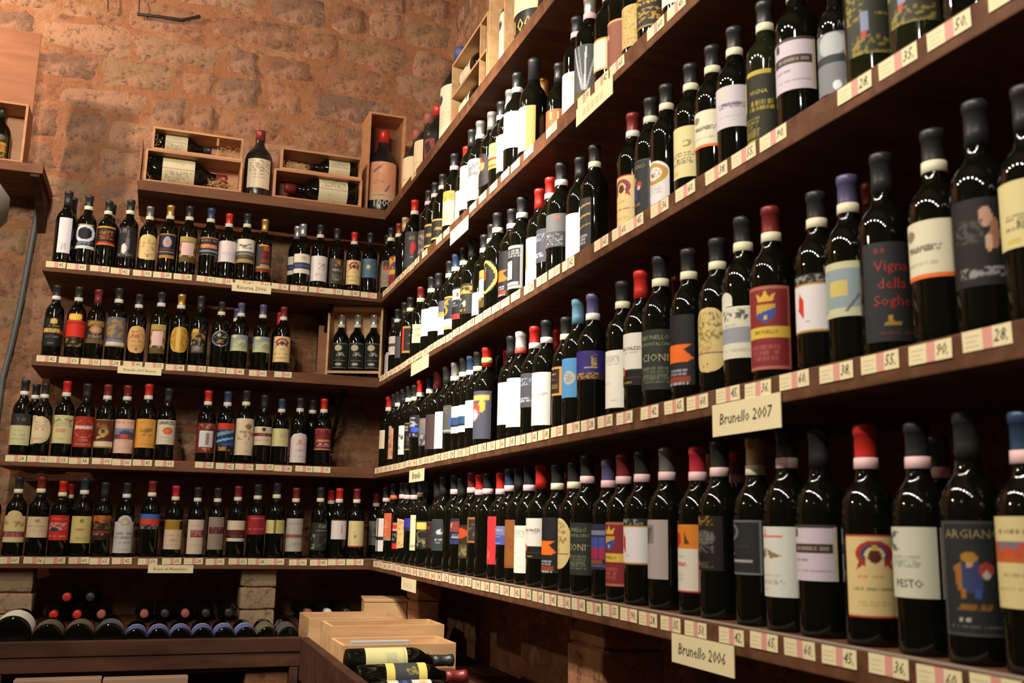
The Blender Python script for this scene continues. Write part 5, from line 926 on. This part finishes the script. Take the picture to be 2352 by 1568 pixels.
obj('lid', bx((0.150, .172, .0), (.32, .180, .42), .001), M_cedar, c, loc=(0, 0, 0))['label'] = 'lid leaning behind'
magnum('big bottle with red wax top and peach label in upright case', (0.908, YF + .138, ZA + .0115), (0, 0, R(-8)), 'r', 'peachplate', .045, .192, R(55), 1.23).scale = (1.23, 1.23, 1.30)
_big = [o for o in bpy.data.objects if o.get('label', '').startswith('big bottle with red wax')][0]
wrap_text(_big, 'M', '1000', .032, .040, 'd4d0c8')

CX = lambda y, d=.09: (XF + d, y)
magnum('dusty magnum with brown-red top, first along the right top shelf', (*CX(4.150), ZA), (0, 0, R(-62)), 'z', 'bigcream', .02, .185, R(60), .98)
magnum('dusty magnum with brown-red top behind the first one, tall cream label', (*CX(3.945), ZA), (0, 0, R(-62)), 'z', 'bigcream', .03, .190, R(60), .97)
magnum('red-topped dark magnum with red diamond art label', (*CX(3.800), ZA), (0, 0, R(-62)), 'r', 'blackart', .03, .17, R(60), .90)
magnum('blue-waxed magnum with purple seal label, left of the two-tier case', (*CX(3.47), ZA), (0, 0, R(-70)), 'u', 'sealcream', .01, .185, R(60), 1.22)
# two-tier case facing the room
c = thing('wine_case', 'two-tier pine case holding two lying magnums, right top shelf', 'case', (XF + .02, 3.345, ZA), (0, 0, R(-90)), 'magnum cases on the top shelf')
W, D, H = 0.43, .16, .265
for a, b, n in (((0, 0, 0), (W, D, .010), 'bottom_panel'), ((0, 0, H - .010), (W, D, H), 'top_panel'), ((0, 0, .125), (W, D, .135), 'shelf_panel'), ((0, 0, .010), (.010, D, .125), 'side_panel'), ((0, 0, .135), (.010, D, H - .010), 'side_panel'),
                ((W - .010, 0, .010), (W, D, .125), 'side_panel'), ((W - .010, 0, .135), (W, D, H - .010), 'side_panel'), ((.01, D - .006, .010), (W - .01, D, H - .01), 'back_panel'), ((.345, 0, .010), (.353, .02, .125), 'divider'), ((.345, 0, .135), (.353, .02, H - .010), 'divider')):
    obj(n, bx(a, b, .001), M_pine, c)
for i, zz in enumerate((.010, .135)):
    magnum('magnum lying in the ' + ('lower' if i == 0 else 'upper') + ' tier of the pine case, purple seal label', (XF + .02 + .072, 3.318, ZA + zz + .0565), (R(90), 0, 0), 'k', 'sealcream', .02, .17, R(70), .88, glass=M_glass, group='magnums in the two-tier case').rotation_euler = (0, R(90), R(-90))
# upright pine case beside it
c = thing('wine_case', 'upright pine case with cream-labelled magnum, right top shelf', 'case', (XF + .02, 2.905, ZA), (0, 0, R(-90)), 'magnum cases on the top shelf')
W, D, H = 0.165, .16, .46
for a, b, n in (((0, 0, 0), (W, D, .010), 'bottom_panel'), ((0, 0, H - .010), (W, D, H), 'top_panel'), ((0, 0, .010), (.010, D, H - .01), 'side_panel'), ((W - .010, 0, .010), (W, D, H - .01), 'side_panel'), ((.01, D - .006, .010), (W - .01, D, H - .01), 'back_panel')):
    obj(n, bx(a, b, .001), M_pine, c)
magnum('magnum with purple seal label standing in upright pine case', (XF + .02 + .08, 2.822, ZA + .010), (0, 0, R(-75)), 'u', 'sealcream', .03, .19, R(60), 1.05)
_m = magnum('large bottle with tall pale label and gold numerals', (XF + .10, 2.62, ZA), (0, 0, R(-70)), 'u', 'bigcream', .07, .20, R(66), 1.35)
wrap_text(_m, 'M', '100', .036, .045, 'c8a04c')
_m = magnum('large dark bottle with white numerals, nearest on top shelf', (XF + .10, 2.42, ZA), (0, 0, R(-70)), 'k', 'engraved', .075, .20, R(66), 1.35)
wrap_text(_m, 'M', '1000', .040, .040, 'c8c4c0')

# ------------------------------------------------------------------ three-bottle pine case on the third left shelf
ZC = ZB[2] + TH
c = thing('wine_case', 'open pine case with three black bottles, third left shelf', 'case', (0.690, YF + .165, ZC), (0, 0, R(-22)))
W, D, H, th = .258, .10, .345, .010
for a, b, n in (((0, 0, 0), (W, D, th), 'bottom_panel'), ((0, 0, H - th), (W, D, H), 'top_panel'), ((0, 0, th), (th, D, H - th), 'side_panel'), ((W - th, 0, th), (W, D, H - th), 'side_panel'), ((th, D - .006, th), (W - th, D, H - th), 'back_panel'),
                ((th, 0, .030), (W - th, .006, .042), 'front_rail'), ((th, D - .022, .205), (W - th, D - .006, .215), 'inner_rail')):
    obj(n, bx(a, b, .0008), M_pine, c)
for i in range(3):
    p = Matrix.Rotation(R(-22), 3, 'Z') @ Vector((.055 + .0765 * i, .049, 0)) + Vector((0.690, YF + .165, ZC + th))
    t = thing('wine_bottle', ('left', 'middle', 'right')[i] + ' black-labelled bottle of the three in the pine case', 'bottle', p, (0, 0, R(-14)), 'bottles in the open pine case')
    add_bottle(t, 'S', 's', 'e', 'adimus', .045, .165, R(62), True)
t = thing('leaning_board', 'bare reddish wooden board standing behind the three-bottle case', 'board', (0.665, YF + .26, ZC))
obj('plank', bx((0, 0, 0), (.16, .012, .27), .001), M_redwood, t)

# ------------------------------------------------------------------ small shelf, case and pipe at the left
t = thing('wall_shelf', 'short dark shelf with curved bracket at the upper left edge', 'shelf')
obj('board', bx((-1.05, YF + .02, 2.862), (-0.552, YW - .02, 2.903), .003), M_shelf, t)
bm = bmesh.new(); pr = [(YF + .03, 2.862), (YF + .03, 2.850), (YF + .12, 2.835), (YF + .24, 2.808), (YF + .34, 2.765), (YW - .01, 2.715), (YW - .01, 2.862)]
f0 = [bm.verts.new((-0.60, y, z)) for y, z in pr]; f1 = [bm.verts.new((-0.565, y, z)) for y, z in pr]
bm.faces.new(f0); bm.faces.new(f1[::-1])
for i in range(len(pr)): bm.faces.new((f0[i], f1[i], f1[(i + 1) % len(pr)], f0[(i + 1) % len(pr)]))
bmesh.ops.recalc_face_normals(bm, faces=bm.faces)
obj('bracket', bm, M_rail, t)['label'] = 'curved wooden bracket'
c = open_case('wine_case', 'upright cedar case with tall raised lid at upper left edge', (-0.840, YF + .035, 2.9035), (0.205, .15, .262), th=.010)
obj('lid', bx((0.00, .153, .0), (.200, .161, .66), .001), M_redwood, c)['label'] = 'tall flat reddish wooden lid'
magnum('magnum with bright picture label inside the upper left case', (-0.745, YF + .110, 2.914), (0, 0, R(5)), 'k', 'tophat', .02, .16, R(55), .72, glass=M_glass)
bm = bmesh.new(); tube(bm, [(-0.60, YW - .03, 2.92), (-0.607, YW - .03, 2.80), (-0.617, YW - .03, 2.62), (-0.632, YW - .03, 2.369), (-0.650, YW - .03, 2.18), (-0.668, YW - .03, 2.05), (-0.675, YW - .03, 1.7), (-0.675, YW - .03, 1.2)], .0125, 10)
t = obj('pipe', bm, M_grey, smooth=True); t['label'] = 'grey conduit pipe running down the stone wall at the left'; t['category'] = 'pipe'
# grey lamp head at the left edge
t = thing('lamp_head', 'blurred grey lamp shade poking in at the left edge', 'lamp', (-0.470, 2.60, 2.19), (0, R(90), R(10)))
obj('shade', lathe([(0.055, -.12), (0.085, -.02), (0.085, .03), (0.03, .075)], 24), mat('grey_painted_metal', (.17, .155, .14), .7), t, True)
obj('stem', lathe([(0.008, -.5), (0.008, -.12)], 10), M_iron, t, True)
# hook and wires near the top of the wall
t = thing('wall_hook', 'rusty iron bar with two hanging wires high on stone wall', 'hook', (0, 0, 0))
bm = bmesh.new(); tube(bm, [(-.268, YW - .035, 3.845), (-.20, YW - .035, 3.850), (-.06, YW - .025, 3.862), (.02, YW - .02, 3.90)], .0075, 6); obj('bar', bm, M_iron, t)
for x0, x1, z in ((-.425, -.400, 3.842), (-.275, -.262, 3.85)):
    bm = bmesh.new(); tube(bm, [(x0, YW - .05, 4.45), (x0 + .004, YW - .045, 4.1), (x1, YW - .035, z)], .0028, 5); obj('wire', bm, M_iron, t)

# ------------------------------------------------------------------ pillars under the lowest shelves
def pillar(label, x0, x1, y0, y1, z0, z1, m, seed, ch=.085):
    t = thing('brick_pillar', label, 'pillar', ((x0 + x1) / 2, (y0 + y1) / 2, z0)); rn = random.Random(seed)
    z = 0; i = 0
    while z < z1 - z0 - .02:
        h_ = min(ch * rn.uniform(.85, 1.15), z1 - z0 - z); w_, d_ = (x1 - x0) / 2 + rn.uniform(-.006, .006), (y1 - y0) / 2
        bm = bx((-w_, -d_, z + .003), (w_, d_, z + h_ - .003), .006)
        bmesh.ops.subdivide_edges(bm, edges=[e for e in bm.edges if e.calc_length() > .05], cuts=2, use_grid_fill=True)
        for v in bm.verts: v.co += Vector((noise.noise(v.co * 22 + Vector((seed, 0, z))), noise.noise(v.co * 22 + Vector((9, seed, z))), noise.noise(v.co * 22 + Vector((z, 4, seed))))) * .0035
        obj('brick', bm, m, t, True); z += h_; i += 1
    bm = bx((-(x1 - x0) / 2 + .008, -(y1 - y0) / 2 + .008, 0), ((x1 - x0) / 2 - .008, (y1 - y0) / 2 - .008, z1 - z0 - .002)); obj('mortar_core', bm, M_mortar, t)
    return t
BZ = 0.994                                    # top of the left bench
pillar('pale brick pillar under the lowest left shelf, at the left edge', -0.66, -0.425, YF + .05, YF + .20, BZ, ZB[4] - .001, M_brick, 3)
pillar('pale brick pillar between the two piles of lying bottles', 0.375, 0.510, YF + .05, YF + .20, BZ, ZB[4] - .001, M_brick, 5)
RZ = 0.900
pillar('narrow reddish stone pillar under shelf corner behind the crates', 1.005, 1.10, 3.90, 4.07, RZ, ZB[4] - .001, M_redbrick, 6, .12)
pillar('rough stone pillar under the lowest right shelf', 1.0, 1.16, 2.16, 2.36, RZ, ZB[4] - .001, M_redbrick, 8, .15)
pillar('orange brick pillar seen beneath the bench front', 0.335, 0.468, 3.545, 3.72, 0.0, 0.954, M_redbrick, 9, .1)

# ------------------------------------------------------------------ storage bench
t = thing('storage_bench', 'dark wooden L-shaped bottle bench running below the shelves', 'bench')
obj('top_board', bx((-1.2, 3.53, .957), (0.572, YW - .02, BZ), .002), M_rail, t)
obj('rear_board', bx((-.42, 4.20, BZ), (.372, YW - .03, 1.0395), .002), M_rail, t)
obj('top_board', bx((0.58, 1.2, .86), (XW - .03, YW - .02, RZ), .002), M_rail, t)
obj('end_board', bx((0.5725, 3.53, .86), (0.5785, YW - .02, BZ), .001), M_rail, t)
obj('front_rail', bx((-1.2, 3.50, 1.020), (0.51, 3.528, 1.067), .003), M_rail, t)
obj('lower_rail', bx((-1.2, 3.506, .972), (0.51, 3.528, 1.018), .003), M_rail, t)
obj('side_rail', bx((0.500, 1.2, .93), (0.528, 3.498, 1.067), .003), M_rail, t)
obj('bottom_board', bx((0.502, 1.2, .86), (0.579, 3.528, .899), .002), M_rail, t)
obj('post', bx((0.47, 3.50, 0), (0.498, 3.53, .970), .002), M_rail, t)
obj('post', bx((-.46, 3.50, 0), (-.40, 3.53, .970), .002), M_rail, t)
obj('post', bx((0.505, 1.2, 0), (0.55, 1.25, .855), .002), M_rail, t)
obj('post', bx((XW - .09, 1.2, 0), (XW - .045, 1.25, .855), .002), M_rail, t)
obj('back_board', bx((-1.2, 4.10, .0), (0.50, 4.115, .956)), M_rail, t)
t = obj('cardboard_box', bx((-.36, 3.44, 0), (-.112, 3.497, .962), .003), M_card); t['label'] = 'pale cardboard carton under the bench, left one'; t['category'] = 'box'; t['group'] = 'cartons under the bench'
t = obj('cardboard_box', bx((-.108, 3.44, 0), (.145, 3.497, .958), .003), M_card); t['label'] = 'pale cardboard carton under the bench, right one'; t['category'] = 'box'; t['group'] = 'cartons under the bench'

def lying(label, x, y, z, des, cap='k', base=True, s=1.0, kind='S', roll=0, group='bottles lying on the bench', z0=.03, z1=.15, hw=R(88), glass=None, tilt=4):
    """bottle on its side along Y: base (or neck) towards the room"""
    t = thing('wine_bottle', label, 'bottle', (x, y, z), (0, 0, 0), group)
    t.rotation_euler = (Matrix.Rotation(R(-90 + tilt if base else 90), 4, 'X') @ Matrix.Rotation(R(roll), 4, 'Z')).to_euler()
    t.scale = (s, s, s)
    return add_bottle(t, kind, cap, '-', des, z0, z1, hw, False, glass)
YB = 3.83
for x, s, d, lb in ((-0.420, 1.0, 'whiteplain', 'big lying bottle with white label at far left of the bench'), (-0.309, .78, 'tanwrap', 'big lying bottle with tan label beside the white-labelled one'),
                    (-0.2105, .78, 'tanwrap', 'big lying bottle with tan label beside the slate-labelled one'), (-0.112, .78, 'slatewrap', 'big lying bottle with slate grey label and red dot')):
    lying(lb, x, YB - .02, BZ + .0625 * s + .0008, d, s=s, kind='M', roll=12, z0=.012, z1=.13)
for i in range(6):
    lying('lying bottle with violet-blue label, ' + ['leftmost', 'second', 'third', 'fourth', 'fifth', 'rightmost'][i] + ' of the six', -.026 + .0756 * i, YB, BZ + .0383, 'bluebox', roll=[-25, -10, 0, -20, -15, -30][i], z0=.008, z1=.10)
lying('lying bottle with tan label in front of the brick pillar', .4280, YB, BZ + .0383, 'tanwrap', roll=10, z0=.008, z1=.12)
lying('lying bottle with greenish grey label right of the brick pillar', .5036, YB - .01, BZ + .0383, 'slateplain', roll=-5, z0=.008, z1=.12)
# second rank: necks towards the room
capr = [(-.335, 0, 'r'), (-.251, 0, 'r'), (-.163, 0, 'z'), (-.294, 1, 'r'), (-.209, 1, 'k'), (-.004, 0, 'z'), (.074, 0, 'k'), (.152, 0, 'z'), (.232, 0, 'k'), (.322, 0, 'k')]
for i, (x, lv, cp) in enumerate(capr):
    lying('bottle lying neck outward, ' + CAPC[cp][0] + ' cap end, ' + ['first', 'second', 'third', 'fourth', 'fifth', 'sixth', 'seventh', 'eighth'][i if i < 3 else (i - 3 if lv else i - 2)] + ' of the ' + ('upper' if lv else 'lower') + ' layer', x, 4.62, 1.0395 + .0385 + .066 * lv, '-', cp, False, group='bottles lying neck outward behind')
for i, (x, cp, wd) in enumerate(((.655, 'z', 'dull red'), (.740, 'w', 'white-tipped'), (.822, 'k', 'dark'))):
    lying('bottle lying neck outward right of brick pillar, ' + wd + ' end', x, 4.70, RZ + .0385 + .130, '-', cp, False, group='bottles lying neck outward behind')
t = obj('wood_block', bx((.60, 4.30, RZ), (.87, 4.74, RZ + .1295), .002), M_rail); t['label'] = 'dark wooden block under bottles right of the brick pillar'; t['category'] = 'block'

# ------------------------------------------------------------------ crates on the right bench
def crate(label, x0, y0, z0, W, D, H, rot=0, m=None, pad=False, th=.011):
    t = thing('wine_crate', label, 'crate', (x0, y0, z0), (0, 0, R(rot)), 'open pine crates on the bench')
    m = m or M_pine
    obj('front_panel', bx((0, 0, 0), (W, th, H), .001), m, t); obj('back_panel', bx((0, D - th, 0), (W, D, H), .001), m, t)
    obj('side_panel', bx((0, th, 0), (th, D - th, H), .001), m, t); obj('side_panel', bx((W - th, th, 0), (W, D - th, H), .001), m, t)
    obj('bottom_panel', bx((th, th, 0), (W - th, D - th, th)), m, t)
    if pad:
        obj('packing_pad', bx((.035, .05, H - .045), (W * .62, .068, H + .006), .003), M_pad, t)['label'] = 'grey flat packing pad'
    return t
crate('nearest open pine crate with grey pad and plant sketch', 0.572, 3.10, RZ, .360, .21, .184, 1, pad=True)
bm = bmesh.new(); rn = random.Random(12)
for i in range(16):
    x = .28 + rn.uniform(-.03, .03); a = rn.uniform(-.2, 1.0)
    tube(bm, [(x, -.0004, .125 + rn.uniform(-.01, .01)), (x + .02 * math.sin(a), -.0006, .150 + rn.uniform(-.008, .008))], .0007, 3)
o = obj('printed_sketch', bm, M_ink, [q for q in bpy.data.objects if q.get('label', '').startswith('nearest open pine')][0]); o['label'] = 'dark printed plant sketch'
crate('middle open pine crate behind the nearest one', 0.572, 3.335, RZ, .385, .20, .218, 0)
crate('farthest open pine crate, widest, at the back of the pile', 0.580, 3.86, RZ, .36, .26, .196, 0)
t = thing('wooden_box', 'pale closed wooden box behind the crates under the shelf', 'box', (0.86, 4.22, RZ + .115), (0, 0, R(-8)))
obj('body', bx((0, 0, -.115), (.18, .20, .11), .003), M_pine, t)
obj('lid', bx((-.003, -.003, .111), (.183, .203, .123), .002), M_pine, t)

# bottles lying in front of the crates, necks to the right
def side_bottle(label, x, y, z, des, cap, z0, z1, roll=0, rot=0, s=1.05, group='bottles lying before the crates'):
    t = thing('wine_bottle', label, 'bottle', (x, y, z), (0, R(90), R(rot)), group); t.scale = (s, s, s)
    t.rotation_euler = (Matrix.Rotation(R(rot), 4, 'Z') @ Matrix.Rotation(R(90), 4, 'Y') @ Matrix.Rotation(R(roll), 4, 'Z')).to_euler()
    return add_bottle(t, 'S', cap, '-', des, z0, z1, R(75), True)
bm = bmesh.new(); box(bm, (.535, 2.862, RZ), (.90, 3.04, RZ + .118)); box(bm, (.535, 2.778, RZ), (.90, 2.861, RZ + .086)); box(bm, (.535, 2.60, RZ), (.90, 2.777, RZ + .053))
t = obj('wood_block', bm, M_rail); t['label'] = 'dark stepped support under the bottles lying before the crates'; t['category'] = 'block'
side_bottle('bottle lying before the crates, cream label, highest and farthest', 0.545, 2.910, RZ + .1585, 'creamplain', 'k', .05, .165, -45)
side_bottle('bottle lying before the crates, black label with yellow collars', 0.560, 2.820, RZ + .1265, 'yellowcollar', 'm', .075, .185, -35)
side_bottle('bottle lying before the crates, white and blue label', 0.585, 2.732, RZ + .0935, 'bluebandwhite', 'k', .04, .155, -60)
side_bottle('bottle lying before the crates, dark, nearest camera', 0.600, 2.650, RZ + .0935, '-', 'k', .04, .155, -60)
